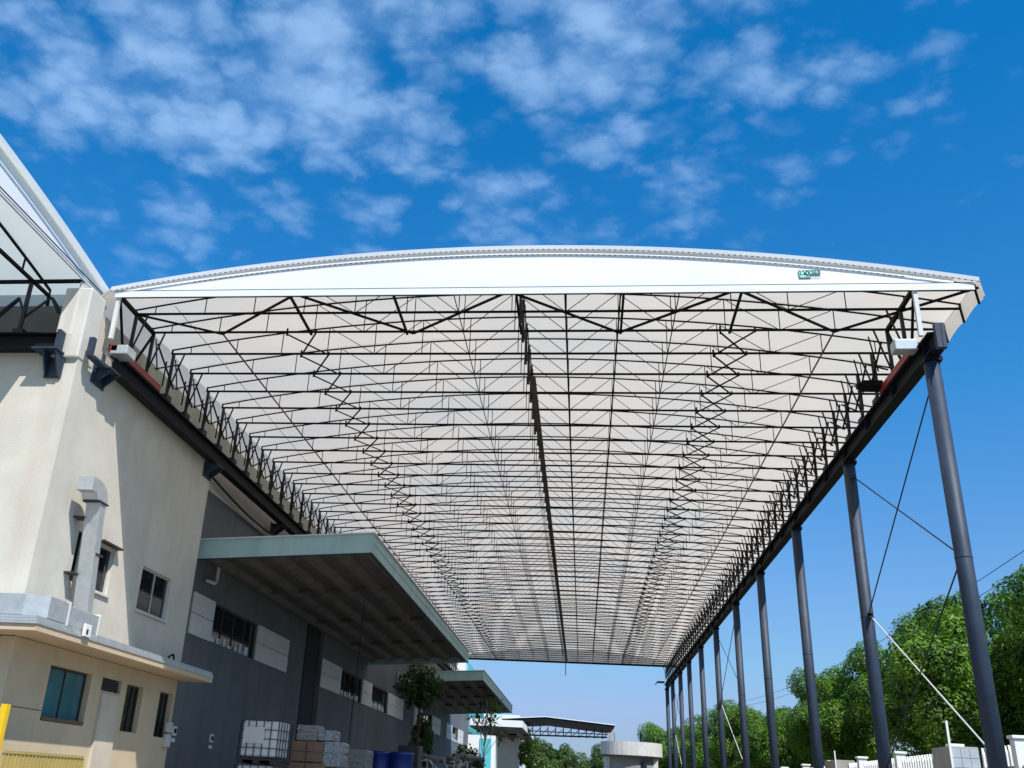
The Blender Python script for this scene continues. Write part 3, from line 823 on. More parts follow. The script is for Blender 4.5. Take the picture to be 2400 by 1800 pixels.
# wall duct with elbow hood (galvanised) and the duct lying on the ledge
du = thing('ventilation_duct', 'tall galvanised duct climbing the cream wall and ending in a hooked elbow', 'duct', (-10.9, 20.8, 4.3))
b = MB(); b.bar((-10.85, 20.95, 4.45), (-10.80, 20.45, 6.98), 0.34, 0.24); b.build('duct_shaft', M['galv'], du)
b = MB()
import math as _m
poly = []
cyy, czz = 20.12, 6.98
for k in range(7):
    a = _m.pi*k/6*0.5; poly.append((cyy+0.50*cos(a), czz+0.42*sin(a)))
poly += [(19.80, 7.40), (19.80, 7.10), (20.05, 7.10), (20.14, 6.98)]
b.prism(poly, lambda a, c, tt: (tt, a, c), -10.99, -10.62); b.build('duct_elbow', M['galv'], du)
MB().box(-11.02, 20.22, 6.95, -10.60, 20.66, 6.985).build('joint_flange', M['frame'], du)
MB().box(-11.03, 20.60, 5.86, -10.63, 20.93, 5.89).build('joint_flange', M['frame'], du)
b = MB(); b.box(-11.2, 20.4, 5.4, -10.97, 20.7, 5.44); b.box(-11.2, 20.3, 6.6, -10.97, 20.6, 6.64); b.build('wall_strap', M['frame'], du)
dl = thing('ventilation_duct', 'pale sheet metal duct lying along the gutter of the ledge', 'duct', (-10.7, 18, 4.2))
b = MB(); b.box(-16, 18.32, 4.19, -10.72, 18.86, 4.60); b.build('duct_run', M['galv'], dl, bevel=0.01)
b = MB(); b.prism([(-10.718, 18.32), (-10.36, 18.62), (-10.36, 19.4), (-10.70, 19.4), (-10.718, 18.86)], lambda a, c, tt: (a, c, tt), 4.19, 4.60)
b.build('duct_elbow', M['galv'], dl)
b = MB(); b.box(-10.71, 19.44, 4.18, -10.36, 20.78, 4.56); b.build('duct_run', M['galv'], dl, bevel=0.01)
b = MB(); b.box(-10.73, 19.40, 4.16, -10.34, 19.44, 4.63); b.box(-10.73, 20.78, 4.15, -10.34, 20.81, 4.60); b.box(-11.6, 18.30, 4.18, -11.56, 18.88, 4.63)
b.build('duct_flange', M['white_steel'], dl)
b = MB()
for y in (19.0, 20.3): b.box(-10.68, y, 4.08, -10.40, y+0.06, 4.178)
b.build('duct_feet', M['frame'], dl)
# small fittings
t = thing('junction_box', 'small pale socket box clipped on the gutter of the ledge', 'junction box', (-10.34, 20.0, 4.1))
MB().box(-10.298, 20.02, 4.05, -10.25, 20.32, 4.30).build('box_body', M['white'], t, bevel=0.01)
MB().box(-10.249, 20.10, 4.10, -10.243, 20.18, 4.20).build('cover', M['frame'], t)
t = thing('meter_box', 'pale twin meter boxes at the far edge of the beige lower wall', 'meter box', (WX, 27.6, 2.3))
MB().box(WX+0.002, 27.40, 2.55, WX+0.10, 27.72, 2.80).build('box_body', M['pilaster'], t, bevel=0.008)
MB().box(WX+0.002, 27.40, 2.18, WX+0.10, 27.72, 2.50).build('box_body', M['pilaster'], t, bevel=0.008)
MB().box(WX+0.102, 27.44, 2.58, WX+0.108, 27.68, 2.77).build('cover', M['frame_l'], t)
b = MB(); b.path([(-11.15, 26.6, 4.27), (-11.05, 26.6, 4.42), (-11.02, 26.75, 4.48), (-11.02, 26.85, 4.36)], 0.05)
tag(b.build('vent_pipe', M['steel']), 'small black bent vent pipe on the ledge near the far corner', 'pipe')

# yellow gate
yg = thing('yellow_gate_post', 'bright yellow steel gate posts at the bottom left corner', 'post', (-9.7, 16.6, 0))
MB().bar((-9.28, 16.0, 0.0), (-9.28, 16.0, 2.45), 0.11).build('post', M['yellow'], yg)
MB().bar((-9.43, 16.0, 0.0), (-9.43, 16.0, 2.44), 0.05).build('post', M['yellow'], yg)
yf = thing('yellow_fence_panel', 'faded yellow ribbed sheet panel in front of the beige wall', 'fence panel', (-10.3, 19.5, 0))
b = MB(); b.box(-10.36, 18.1, 0.2, -10.34, 21.2, 1.74)
for k in range(22): b.box(-10.34, 18.12+k*0.14, 0.2, -10.325, 18.16+k*0.14, 1.73)
b.build('sheet', M['yellow2'], yf)
MB().box(-10.38, 18.08, 1.742, -10.32, 21.22, 1.79).build('top_rail', M['yellow2'], yf)
MB().box(-10.38, 21.205, 0, -10.32, 21.26, 1.74).build('post', M['yellow2'], yf)

# ------------------------------------------------------------------ grey warehouse
GXW = -11.63
wh = thing('warehouse', 'long dark slate grey warehouse with a band of pale panels and windows', 'building', (GXW, 50, 0))
bands = [(29.0,30.85,'p'),(30.85,35.5,'w'),(35.5,39.6,'p'),(44.6,49.1,'p'),(49.1,54.2,'w'),(54.2,56.8,'p'),(57.0,61.8,'w'),(61.8,67.4,'p'),(72,76,'p'),(76,81,'w'),(81,86,'p'),(90,94,'p'),(94,99,'w'),(99,103,'p')]
Z0, Z1 = 5.35, 6.56
holes = [(a, c, Z0, Z1) for a, c, k in bands if k == 'w']
b = MB(); wall_with_holes(b, GXW, 0.3, 27.802, 108, 0, 9.65, holes); b.build('wall', M['grey'], wh)
b = MB(); b.box(GXW-0.3, 27.802, 9.652, GXW+0.05, 108, 11.72); b.build('upper_wall_band', M['cream'], wh)
for a, c, k in bands:
    if k == 'p':
        b = MB(); zm = (Z0+Z1)/2
        b.box(GXW+0.002, a, Z0, GXW+0.06, c, zm-0.012); b.box(GXW+0.002, a, zm+0.012, GXW+0.06, c, Z1)
        b.build('wall_panel', M['panel'], wh)
    else:
        b = MB(); fx = GXW-0.12
        b.box(fx, a+0.003, Z0+0.003, fx+0.05, c-0.003, Z0+0.05); b.box(fx, a+0.003, Z1-0.05, fx+0.05, c-0.003, Z1-0.003)
        nb = 4
        for i in range(nb+1):
            yy = a+0.03+(c-a-0.06)*i/nb; b.box(fx+0.003, yy-0.025, Z0+0.05, fx+0.047, yy+0.025, Z1-0.05)
        w_ = b.build('window', M['frame'], wh)
        g = MB().box(fx+0.015, a+0.01, Z0+0.02, fx+0.022, c-0.01, Z1-0.02).build('pane', M['glass'], w_); g.matrix_parent_inverse = Matrix.Identity(4)
rr = random.Random(3)
for (a, c, _, _) in holes:
    y = a+0.3
    while y < c-0.3:
        h = 0.10+0.22*rr.random(); wd = 0.25+0.4*rr.random()
        MB().box(GXW-0.095, y, Z0+0.055, GXW-0.085, y+wd*0.8, Z0+0.05+h).build('window_poster', M['white_c'], wh); y += wd+0.15
MB().box(GXW-2.4, 28, 0.1, GXW-2.3, 107, 9.6).build('interior', M['greyd'], wh)
MB().box(GXW+0.002, 42.2, 0, GXW+0.05, 44.4, 7.9).build('recess_shade_strip', M['greyd'], wh)  # flat strip on the wall, coloured dark for the shade of a recess
MB().box(GXW+0.07, 44.45, 0, GXW+0.20, 44.58, 7.9).build('wall_rib', M['grey'], wh)
# conduit sagging below the rail
b = MB(); pts = []
for k in range(13):
    t_ = k/12; pts.append((GXW+0.25, 27.9+10*t_, 10.0-0.25*sin(pi*t_)-0.1*t_))
b.path(pts, 0.07); b.build('conduit', M['steel_l'], wh)
b = MB(); b.path([(-11.45, 30.3, 7.75), (-11.45, 30.3, 7.15), (-11.45, 30.15, 7.02), (-11.5, 29.6, 7.0)], 0.11); b.build('drain_pipe', M['pilaster'], wh)
def wall_light(y, z, label):
    t = thing('wall_socket', label, 'socket', (GXW, y, z))
    MB().box(GXW+0.002, y-0.14, z-0.02, GXW+0.04, y+0.14, z+0.22).build('back_box', M['white'], t)
    MB().box(GXW+0.041, y-0.07, z+0.04, GXW+0.06, y+0.07, z+0.16).build('dial', M['steel'], t)
    MB().box(GXW+0.002, y-0.12, z-0.20, GXW+0.03, y+0.12, z-0.10).build('switch', M['white'], t)
wall_light(29.15, 2.55, 'small white number box on the dark grey wall nearer the beige building')
wall_light(32.3, 2.5, 'small white switch box on the dark grey wall left of the caged tank')

# concrete canopies over the loading bays
def dock_canopy(y0, y1, label, xo=-6.12, zo=8.29, zi=7.96, th=0.56, drop=0.0):
    t = thing('dock_canopy', label, 'canopy', (GXW, y0, zo), 'teal edged loading bay canopies')
    xi = GXW+0.05
    def zz(x): return zi+(zo-zi)*(x-xi)/(xo-xi)
    b = MB()
    b.prism([(xi, zz(xi)-0.26), (xo-0.1, zz(xo-0.1)-0.26), (xo-0.1, zz(xo-0.1)-0.08), (xi, zz(xi)-0.08)], lambda a, c, tt: (a, tt, c), y0+0.1, y1-0.1)
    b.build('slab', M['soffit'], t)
    b = MB()
    n = 6
    for k in range(n):
        x = xi+0.25+(xo-xi-0.5)*k/(n-1)
        b.prism([(x-0.10, zz(x)-0.44), (x+0.10, zz(x)-0.44), (x+0.26, zz(x)-0.265), (x-0.26, zz(x)-0.265)], lambda a, c, tt: (a, tt, c), y0+0.12, y1-0.12)
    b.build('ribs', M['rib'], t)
    b = MB()
    for k in range(1, 4):
        y = y0+(y1-y0)*k/4
        b.prism([(xi+0.1, zz(xi)-0.40), (xo-0.12, zz(xo)-0.40), (xo-0.12, zz(xo)-0.27), (xi+0.1, zz(xi)-0.27)], lambda a, c, tt: (a, y+tt, c), -0.05, 0.05)
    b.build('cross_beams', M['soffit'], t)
    b = MB()
    b.prism([(xi, zz(xi)-th), (xo, zz(xo)-th), (xo, zz(xo)), (xi, zz(xi))], lambda a, c, tt: (a, tt, c), y0, y0+0.08)
    b.prism([(y0+0.082, -th), (y1, -th), (y1, 0), (y0+0.082, 0)], lambda a, c, tt: (xo-0.08+tt, a, zo+c), 0, 0.08)
    b.prism([(xi, zz(xi)-th), (xo-0.082, zz(xo)-th), (xo-0.082, zz(xo)), (xi, zz(xi))], lambda a, c, tt: (a, tt, c), y1-0.08, y1)
    b.build('fascia', M['teal'], t)
    b = MB()
    b.prism([(xi, zz(xi)), (xo+0.05, zz(xo)), (xo+0.05, zz(xo)+0.04), (xi, zz(xi)+0.04)], lambda a, c, tt: (a, tt, c), y0-0.05, y0+0.1)
    b.box(xo-0.1, y0+0.102, zo+0.002, xo+0.05, y1+0.05, zo+0.042)
    b.build('coping', M['white_steel'], t)
    b = MB()
    b.prism([(xi, zz(xi)-th-0.03), (xo, zz(xo)-th-0.03), (xo, zz(xo)-th-0.003), (xi, zz(xi)-th-0.003)], lambda a, c, tt: (a, tt, c), y0-0.01, y0+0.08)
    b.box(xo-0.07, y0+0.085, zo-th-0.03, xo+0.01, y1, zo-th-0.003)
    b.build('drip_edge', M['frame'], t)
dock_canopy(28.35, 55.3, 'nearer concrete dock canopy with a teal fascia on the grey warehouse')
dock_canopy(64.3, 92.0, 'farther concrete dock canopy with a teal fascia, partly behind the dark tree')

# white canopy, further along
t = thing('dock_canopy', 'small white edged canopy beyond the two teal ones', 'canopy', (-11, 109, 8))
b = MB(); b.box(-11.6, 108.9, 7.35, -6.2, 134, 7.5); b.build('slab', M['soffit'], t)
b = MB(); b.box(-11.6, 108.8, 7.5, -6.12, 108.9, 8.15); b.prism([(108.9, 7.5), (134, 7.5), (134, 8.15), (108.9, 8.15)], lambda a, c, tt: (tt, a, c), -6.22, -6.12)
b.build('fascia', M['white_c'], t)
b = MB()
for x in (-10, -8.4, -6.8): b.box(x, 109.2, 6.9, x+0.2, 133, 7.35)
b.build('ribs', M['rib'], t)
# far white and cyan building
fb = thing('office_building', 'far white office block with cyan cladding behind the dock canopies', 'building', (-12, 120, 0))
MB().box(-24, 108.2, 0, -12.2, 160, 13.9).build('wall', M['white_c'], fb)
MB().box(-12.19, 109, 7.0, -12.0, 158, 13.7).build('cladding', M['cyan'], fb)
MB().box(-12.19, 109, 0.2, -8.9, 112, 6.6).build('entrance_block', M['white_c'], fb)
b = MB(); b.box(-10.5, 108.9, 1.0, -9.3, 108.98, 6.3); b.build('cyan_door', M['cyan'], fb)
MB().box(-12.0, 128, 0, -7.6, 150, 9.9).build('annexe', M['white_c'], fb)
b = MB()
for k in range(3): b.box(-23.5+k*3.6, 108.12, 9.0, -21.3+k*3.6, 108.18, 12.0)
b.build('window_band', M['glass'], fb)

# dark open shed with a trussed roof
sh = thing('open_shed', 'dark open sided shed roof with visible trusses in the distance', 'shed', (-1, 120, 0))
b = MB()
x0, xp, x1 = -9.0, -4.1, 3.6
z0, zp, z1 = 8.9, 9.3, 8.75
b.prism([(x0, z0-0.08), (xp, zp-0.08), (x1, z1-0.08), (x1, z1), (xp, zp), (x0, z0)], lambda a, c, tt: (a, tt, c), 118, 127)
b.build('roof_sheet', M['white_c'], sh)
b = MB()
b.prism([(x0, z0-0.5), (xp, zp-0.5), (x1-0.3, z1-0.5), (x1, z1-0.082), (xp, zp-0.082), (x0, z0-0.082)], lambda a, c, tt: (a, tt, c), 118.1, 126.9)
b.build('roof_lining', M['beam'], sh)
b = MB()
b.bar((x0, 119, 7.25), (x1-0.9, 119, 7.45), 0.16); b.bar((x0, 119, 7.75), (x1-0.7, 119, 7.75), 0.10)
for k in range(14):
    x = x0+k*0.86; b.bar((x, 119, 7.28), (x, 119, 8.3), 0.10); b.bar((x, 119, 7.28), (x+0.86, 119, 8.1), 0.07)
b.build('trusses', M['steel'], sh)
b = MB(); b.box(2.75, 118.2, 0, 3.15, 118.6, 7.9); b.bar((3.0, 118.4, 7.3), (3.45, 118.4, 8.3), 0.3); b.build('post', M['concrete'], sh)

# round guard house
gh = thing('guard_house', 'low pale concrete building with a curved parapet in the distance', 'building', (5, 113, 0))
PC = mat('pale_concrete', (0.60, 0.57, 0.52), 0.9, var=0.1, streak=0.4, streak_col=(0.42,0.40,0.37))
def disc(rr_, n=40): return [(5.1+rr_*cos(2*pi*k/n), 113.5+rr_*sin(2*pi*k/n)) for k in range(n)]
b = MB(); b.prism(disc(3.2), lambda a, c, tt: (a, c, tt), 5.45, 6.75); b.build('parapet', PC, gh)
b = MB(); b.prism(disc(3.26), lambda a, c, tt: (a, c, tt), 5.33, 5.448); b.build('cornice', M['steel_l'], gh)
b = MB(); b.prism(disc(2.7), lambda a, c, tt: (a, c, tt), 0, 5.328); b.build('wall', mat('taupe_wall', (0.26, 0.24, 0.21), 0.9), gh)
b = MB(); b.box(2.2, 112.0, 0, 2.8, 112.6, 5.32); b.build('pier', PC, gh)
b = MB(); b.box(7.2, 111.8, 0, 7.7, 112.4, 5.32); b.build('pier', PC, gh)
b = MB(); b.box(5.9, 110.85, 3.4, 6.5, 111.0, 4.9); b.build('window', M['glass'], gh)
b = MB(); b.bar((3.3, 112, 6.75), (3.3, 112, 7.6), 0.06); b.bar((6.0, 112, 6.75), (6.0, 112, 7.7), 0.16); b.build('roof_rods', M['steel'], gh)

# loading dock platform
tag(MB().box(GXW+0.002, 28.0, 0.004, -6.0, 60, 0.75).build('loading_dock', M['concrete']), 'low concrete loading platform along the grey warehouse', 'loading dock')

# ------------------------------------------------------------------ caged tanks
def ibc():
    t = thing('caged_tank', '', 'tank', (0, 0, 0))
    def bb(bm, name, m, bevel=0):
        o = bm.build(name, m, t, bevel=bevel); o.matrix_parent_inverse.identity(); return o
    b = MB(); b.box(-0.53, -0.53, 0.17, 0.53, 0.53, 1.12); bb(b, 'bottle', M['plastic'], 0.07)
    b = MB()
    for k in range(6):
        v = -0.57+1.14*k/5
        for s in (-0.57, 0.57):
            b.bar((v, s, 0.14), (v, s, 1.13), 0.022); b.bar((s, v, 0.14), (s, v, 1.13), 0.022)
    for k in range(5):
        z = 0.16+0.96*k/4
        for s in (-0.575, 0.575):
            b.bar((-0.58, s, z), (0.58, s, z), 0.022); b.bar((s, -0.58, z), (s, 0.58, z), 0.022)
    for v in (-0.2, 0.2): b.bar((v, -0.57, 1.14), (v, 0.57, 1.14), 0.025)
    bb(b, 'cage', M['cage'])
    b = MB(); b.box(-0.6, -0.6, 0.09, 0.6, 0.6, 0.13)
    for x in (-0.5, 0, 0.5): b.box(x-0.09, -0.58, 0.0, x+0.09, 0.58, 0.088)
    bb(b, 'pallet', M['cage'])
    b = MB(); b.box(-0.46, -0.592, 0.52, 0.16, -0.586, 0.95); bb(b, 'label_plate', M['panel'])
    b = MB(); b.lathe([(0.11, 1.12), (0.11, 1.16), (0.02, 1.16)], 0, 0, 16); bb(b, 'cap', M['white'])
    return t
i0 = ibc()
i0.location = (-9.02, 29.6, 1.91); i0.rotation_euler.z = radians(-4)
tag(i0, 'white plastic tank in a steel cage, topmost of its stack beside the cartons', 'tank', 'stacked caged tanks')
c = copy_tree(i0); c.location = (-9.05, 29.6, 0.75)
tag(c, 'white caged tank at the bottom of the stack, only its top edge showing', 'tank', 'stacked caged tanks')

# cartons and wrapped goods
rr = random.Random(11)
def goods(name, x0, y0, z0, x1, y1, z1, m, label, cat, lumps=0, group=None, tape=False):
    t = thing(name, label, cat, ((x0+x1)/2, (y0+y1)/2, z0), group)
    b = MB()
    n = 5
    # slightly bulged box
    G = []
    def P(u_, v_, k):  # faces of a cube subdivided
        return
    b.box(x0, y0, z0, x1, y1, z1)
    o = b.build('body', m, t, bevel=0.03)
    if lumps:
        b = MB()
        for k in range(lumps):
            z = z0+(z1-z0)*(k+0.5)/lumps+rr.uniform(-0.02, 0.02)
            b.bar((x0-0.01, y0-0.012, z), (x1+0.012, y0-0.016, z+rr.uniform(-0.07, 0.07)), 0.015, 0.035)
            b.bar((x1+0.012, y0, z+rr.uniform(-0.05, 0.05)), (x1+0.012, y1, z+rr.uniform(-0.05, 0.05)), 0.015, 0.03)
        b.build('wrap_folds', M['wrap'], t)
    if tape:
        b = MB(); b.box(x0+(x1-x0)*0.48, y0-0.006, z0+0.02, x0+(x1-x0)*0.52, y0-0.002, z1-0.02); b.box(x0, y0-0.006, (z0+z1)/2-0.008, x1, y0-0.003, (z0+z1)/2+0.008)
        b.build('seam', mat('carton_seam', (0.12, 0.06, 0.035), 0.7), t)
    return t
goods('carton_stack', -8.72, 31.2, 2.05, -7.72, 32.2, 2.62, M['carton'], 'brown carton load right of the caged tank, middle layer', 'carton', tape=True)
goods('carton_stack', -8.80, 31.15, 0.752, -7.6, 32.3, 2.02, M['carton'], 'brown carton load at the bottom of the pile right of the caged tank', 'carton', tape=True)
goods('wrapped_bundle', -7.70, 31.25, 1.95, -7.15, 32.2, 2.64, M['wrap'], 'crumpled clear wrapped bundle beside the brown cartons', 'bundle', lumps=9)
goods('wrapped_carton', -8.60, 31.3, 2.64, -7.95, 32.1, 3.08, M['wrapc'], 'film wrapped pale box topmost on the brown cartons', 'carton', lumps=2)
goods('wrapped_bundle', -7.92, 31.3, 2.66, -7.42, 32.0, 2.96, M['wrap'], 'small crumpled plastic bag on top of the carton pile', 'bag', lumps=4)
goods('wrapped_carton', -8.25, 36.0, 0.752, -7.35, 37.2, 2.60, M['wrapc'], 'film wrapped pallet load left of the blue drums', 'pallet load', lumps=8)
def drum(x, y, z, label):
    t = thing('plastic_drum', label, 'drum', (x, y, z), 'blue plastic drums')
    prof = [(0.40, z), (0.44, z+0.06), (0.44, z+0.4), (0.455, z+0.42), (0.455, z+0.46), (0.44, z+0.48), (0.44, z+1.02), (0.455, z+1.04), (0.455, z+1.10), (0.43, z+1.13), (0.40, z+1.13)]
    o = MB().lathe(prof, x, y, 28).build('body', M['blue'], t)
    for p in o.data.polygons: p.use_smooth = len(p.vertices) == 4
    MB().lathe([(0.39, z+1.131), (0.39, z+1.15), (0.36, z+1.15)], x, y, 24).build('lid', M['blue'], t)
drum(-7.35, 38.3, 1.50, 'blue plastic drum next to the wrapped pallet load')
drum(-6.55, 38.4, 1.50, 'blue plastic drum farther from the cartons')
goods('wooden_crate', -7.9, 38.0, 0.752, -6.1, 38.9, 1.49, M['carton'], 'brown crate under the two blue drums', 'crate')
goods('dark_carton', -7.0, 40.2, 0.752, -6.2, 41.2, 2.95, M['cage'], 'dark stacked box behind the blue drums', 'box')
# cable hanging from the first canopy
b = MB(); b.path([(-8.1, 36.9, 7.6), (-8.13, 36.95, 5.2), (-8.2, 36.95, 4.0), (-8.22, 36.95, 2.62)], 0.035, 6)
tag(b.build('hanging_cable', M['cable']), 'thin dark cable hanging from the dock canopy to the wrapped pallet load', 'cable')
# heap of pipes and bags
hp = thing('junk_heap', 'heap of grey bags and bent white pipes beside the dark shrub', 'junk heap', (-6, 48, 0.75))
b = MB()
for k in range(26):
    x = -7.6+2.6*rr.random(); y = 47+2*rr.random(); z = 1.4+1.5*rr.random()
    b.bar((x, y, z), (x+rr.uniform(0.3, 0.8), y+rr.uniform(-0.3, 0.3), z+rr.uniform(-0.25, 0.25)), 0.16+0.16*rr.random(), n=7)
b.box(-7.6, 47, 0.75, -5.0, 49, 2.3)
b.build('bags', M['debris'], hp)
b = MB()
for k in range(7):
    x = -7.3+0.3*k; pts = [(x+0.5*sin(a*0.5), 46.9, 2.3+0.35*sin(a*0.9+k)) for a in range(6)]
    b.path(pts, 0.04, 6)
b.build('bent_pipes', M['white'], hp)

# ------------------------------------------------------------------ perimeter fence
FX = 9.5
fn = thing('picket_fence', 'white concrete picket fence on a low wall behind the blue columns', 'fence', (FX, 30, 0))
MB().box(FX, 15, 0, FX+0.22, 110, 2.28).build('base_wall', M['concrete'], fn)
MB().box(FX+0.06, 15, 2.60, FX+0.16, 110, 2.66).build('rail', M['concrete'], fn)
posts = [24.9, 29.0, 34.0, 38.5, 43, 48, 53, 58, 63, 68, 73, 78, 83, 88, 93, 98, 103, 108]
for k, y in enumerate(posts):
    b = MB(); b.box(FX-0.03, y-0.13, 2.282, FX+0.25, y+0.13, 3.20); b.box(FX-0.07, y-0.17, 3.202, FX+0.29, y+0.17, 3.27)
    b.build('post', M['white'], fn, bevel=0.01)
pk = 0
def picket(y):
    b = MB()
    b.prism([(y-0.045, 2.25), (y+0.045, 2.25), (y+0.045, 2.95), (y, 3.10), (y-0.045, 2.95)], lambda a, c, tt: (FX+0.08+tt, a, c), 0, 0.05)
    return b
pm = None; y = 21.0; rest = MB(); cnt = 0
while y < 100:
    if all(abs(y-p) > 0.2 for p in posts) and not (27.3 < y < 29.6):
        if cnt < 70:
            if pm is None: pm = picket(0).build('picket', M['white'], fn); pm.matrix_parent_inverse = Matrix.Translation(-fn.location); pm.location.y = y
            else:
                c = pm.copy(); col.objects.link(c); c.location.y = y
            cnt += 1
        else:
            rest.prism([(y-0.045, 2.25), (y+0.045, 2.25), (y+0.045, 2.95), (y, 3.10), (y-0.045, 2.95)], lambda a, c, tt: (FX+0.08+tt, a, c), 0, 0.05)
    y += 0.235
tag(rest.build('picket_row', M['white'], fn), kind='stuff')
gb = thing('gate_pier', 'broad grey pier with a tiled face in the white picket fence', 'pier', (FX, 28.4, 0))
MB().box(FX-0.35, 27.95, 0, FX+0.3, 29.45, 3.16).build('body', M['concrete'], gb, bevel=0.01)
b = MB()
for i in range(3):
    for j in range(5): b.box(FX-0.34+i*0.215, 27.925, 2.0+j*0.225, FX-0.34+i*0.215+0.205, 27.945, 2.0+j*0.225+0.215)
b.build('tiles', M['tile'], gb)
MB().bar((FX-0.38, 27.9, 2.0), (FX-0.38, 27.9, 3.75), 0.05).build('rod', M['white'], gb)
gb = thing('gate_pier', 'smaller grey pier in the picket fence behind the second column', 'pier', (FX, 41, 0))
MB().box(FX-0.35, 40.3, 0, FX+0.3, 42.2, 3.2).build('body', M['concrete'], gb, bevel=0.01)
MB().bar((FX-0.38, 40.25, 2.0), (FX-0.38, 40.25, 3.5), 0.04).build('rod', M['white'], gb)

# ------------------------------------------------------------------ trees
def crown_mesh(name, rx, rz, nblob, leaves, size, seed, m):
    R = random.Random(seed)
    blobs = []
    for k in range(nblob):
        while True:
            p = Vector((R.uniform(-1, 1), R.uniform(-1, 1), R.uniform(-1, 1)))
            if 0.35 < p.length < 1: break
        p = p*0.80; p.z *= (0.62 if p.z < 0 else 1.0)
        rad = R.uniform(0.17, 0.36)
        blobs.append((Vector((p.x*rx, p.y*rx, p.z*rz)), rad*rx))
    blobs.append((Vector((0, 0, 0)), 0.5*rx))
    v = []; fcs = []
    tot = sum(bb[1]**2 for bb in blobs)
    for c, rad in blobs:
        k = int(leaves*rad*rad/tot)
        for _ in range(k):
            d = Vector((R.gauss(0, 1), R.gauss(0, 1), R.gauss(0, 1))).normalized()
            t = rad*(1-0.30*R.random()**2.5)*(1+0.16*sin(d.x*7+c.x)*cos(d.y*6+c.y))
            p = c+d*t+Vector((0, 0, -0.05*R.random()))
            nrm = (d+Vector((R.gauss(0, .5), R.gauss(0, .5), R.gauss(0, .5)+0.35))).normalized()
            a = nrm.orthogonal().normalized(); bq = nrm.cross(a)
            th = R.uniform(0, 2*pi); a, bq = a*cos(th)+bq*sin(th), bq*cos(th)-a*sin(th)
            s = size*R.uniform(0.6, 1.3)
            i = len(v)
            v += [tuple(p-a*s), tuple(p-bq*s*0.42+nrm*0.01), tuple(p+a*s), tuple(p+bq*s*0.42)]
            fcs.append((i, i+1, i+2, i+3))
    me = bpy.data.meshes.new(name); me.from_pydata(v, [], fcs); me.materials.append(m); me.update()
    return me
def trunk_bm(h, r0_, seed):
    R = random.Random(seed); b = MB()
    b.bar((0, 0, 0), (0.1, 0.05, h*0.55), r0_*2, n=9, w2=r0_*1.4)
    b.bar((0.1, 0.05, h*0.55), (0.0, 0.15, h*0.95), r0_*1.4, n=8, w2=r0_*0.6)
    for k in range(7):
        a = R.uniform(0, 2*pi); z = h*R.uniform(0.35, 0.7)
        p = Vector((0.08, 0.04, z)); q = p+Vector((cos(a)*R.uniform(1, 2.2), sin(a)*R.uniform(1, 2.2), R.uniform(1.0, 2.6)))
        b.bar(p, q, r0_*0.8, n=7, w2=r0_*0.3)
        b.bar(q, q+Vector((cos(a+0.6)*1.0, sin(a+0.6)*1.0, 0.8)), r0_*0.3, n=5, w2=r0_*0.1)
    return b
CR = [crown_mesh('crown', 3.6, 4.6, 40, 80000, 0.085, 5, M['leaf']), crown_mesh('crown', 3.6, 4.2, 34, 64000, 0.092, 9, M['leaf']), crown_mesh('crown', 3.5, 4.8, 42, 72000, 0.088, 14, M['leaf'])]
TR = None
CRF = crown_mesh('crown', 3.6, 4.0, 34, 22000, 0.16, 77, M['leaf_m'])
def tree(x, y, h, scale, v, label, rz=0.0, lean=0, group='trees beyond the picket fence', zs=1.0):
    """h = height of the crown centre, scale multiplies a 3.6 m crown"""
    global TR
    t = thing('broadleaf_tree', label, 'tree', (x, y, 0), group)
    if TR is None:
        o = trunk_bm(6.0, 0.22, 3).build('trunk', M['bark'], t); TR = o.data
    else:
        o = bpy.data.objects.new('trunk', TR); col.objects.link(o); o.parent = t
    o.matrix_parent_inverse.identity(); o.scale = (scale, scale, h/5.0); o.rotation_euler.z = rz
    c = bpy.data.objects.new('crown', CRF if v == 9 else CR[v]); col.objects.link(c); c.parent = t
    c.location = (0, 0, h); c.scale = (scale, scale, scale*zs); c.rotation_euler.z = rz
    return t
tree(17.6, 34.0, 7.25, 1.18, 0, 'tall leafy tree at the right edge behind the nearest column', 0.3)
tree(15.4, 42.0, 6.1, 1.08, 1, 'bushy tree between the first two columns', 1.9)
tree(17.0, 50.5, 6.4, 1.10, 2, 'tree filling the gap just right of the second column', 4.0)
tree(15.2, 61.0, 6.2, 0.92, 2, 'rounded bright tree between the second and third columns', 2.2)
tree(15.8, 71.0, 6.9, 0.80, 0, 'lower tree directly left of the third column', 5.1)
tree(14.8, 84.0, 4.9, 1.0, 1, 'low dome of foliage right of the fourth column', 0.9)
tree(14.6, 96.0, 6.0, 1.0, 0, 'rounded tree between the fourth and fifth columns', 3.3)
tree(13.2, 110.0, 6.0, 1.15, 2, 'broad crowned tree behind the sixth column', 2.7)
tree(11.8, 122.0, 5.4, 1.15, 1, 'leafy tree behind the far group of columns', 1.1)
tree(10.8, 138.0, 6.0, 1.2, 0, 'far tree just right of the curved parapet building', 4.4)
tree(22.5, 44.0, 7.2, 1.3, 1, 'large tree in the second row at the right edge', 2.0)
tree(21.0, 60.0, 5.5, 1.2, 0, 'second row tree behind the bushy one', 0.5)
tree(19.0, 78.0, 4.8, 1.2, 2, 'second row tree behind the middle columns', 5.5)
tree(18.5, 100.0, 5.5, 1.3, 1, 'second row tree behind the rounded tree', 3.8)
tree(-6.6, 150.0, 4.6, 1.2, 9, 'round bright tree under the far shed roof', 0.7, group='trees beyond the yard')
tree(-2.2, 152.0, 3.9, 1.15, 9, 'lower round tree right of the bright one under the shed', 2.9, group='trees beyond the yard')
tree(2.8, 150.0, 4.6, 1.1, 9, 'darker tree left of the curved parapet building', 4.9, group='trees beyond the yard')

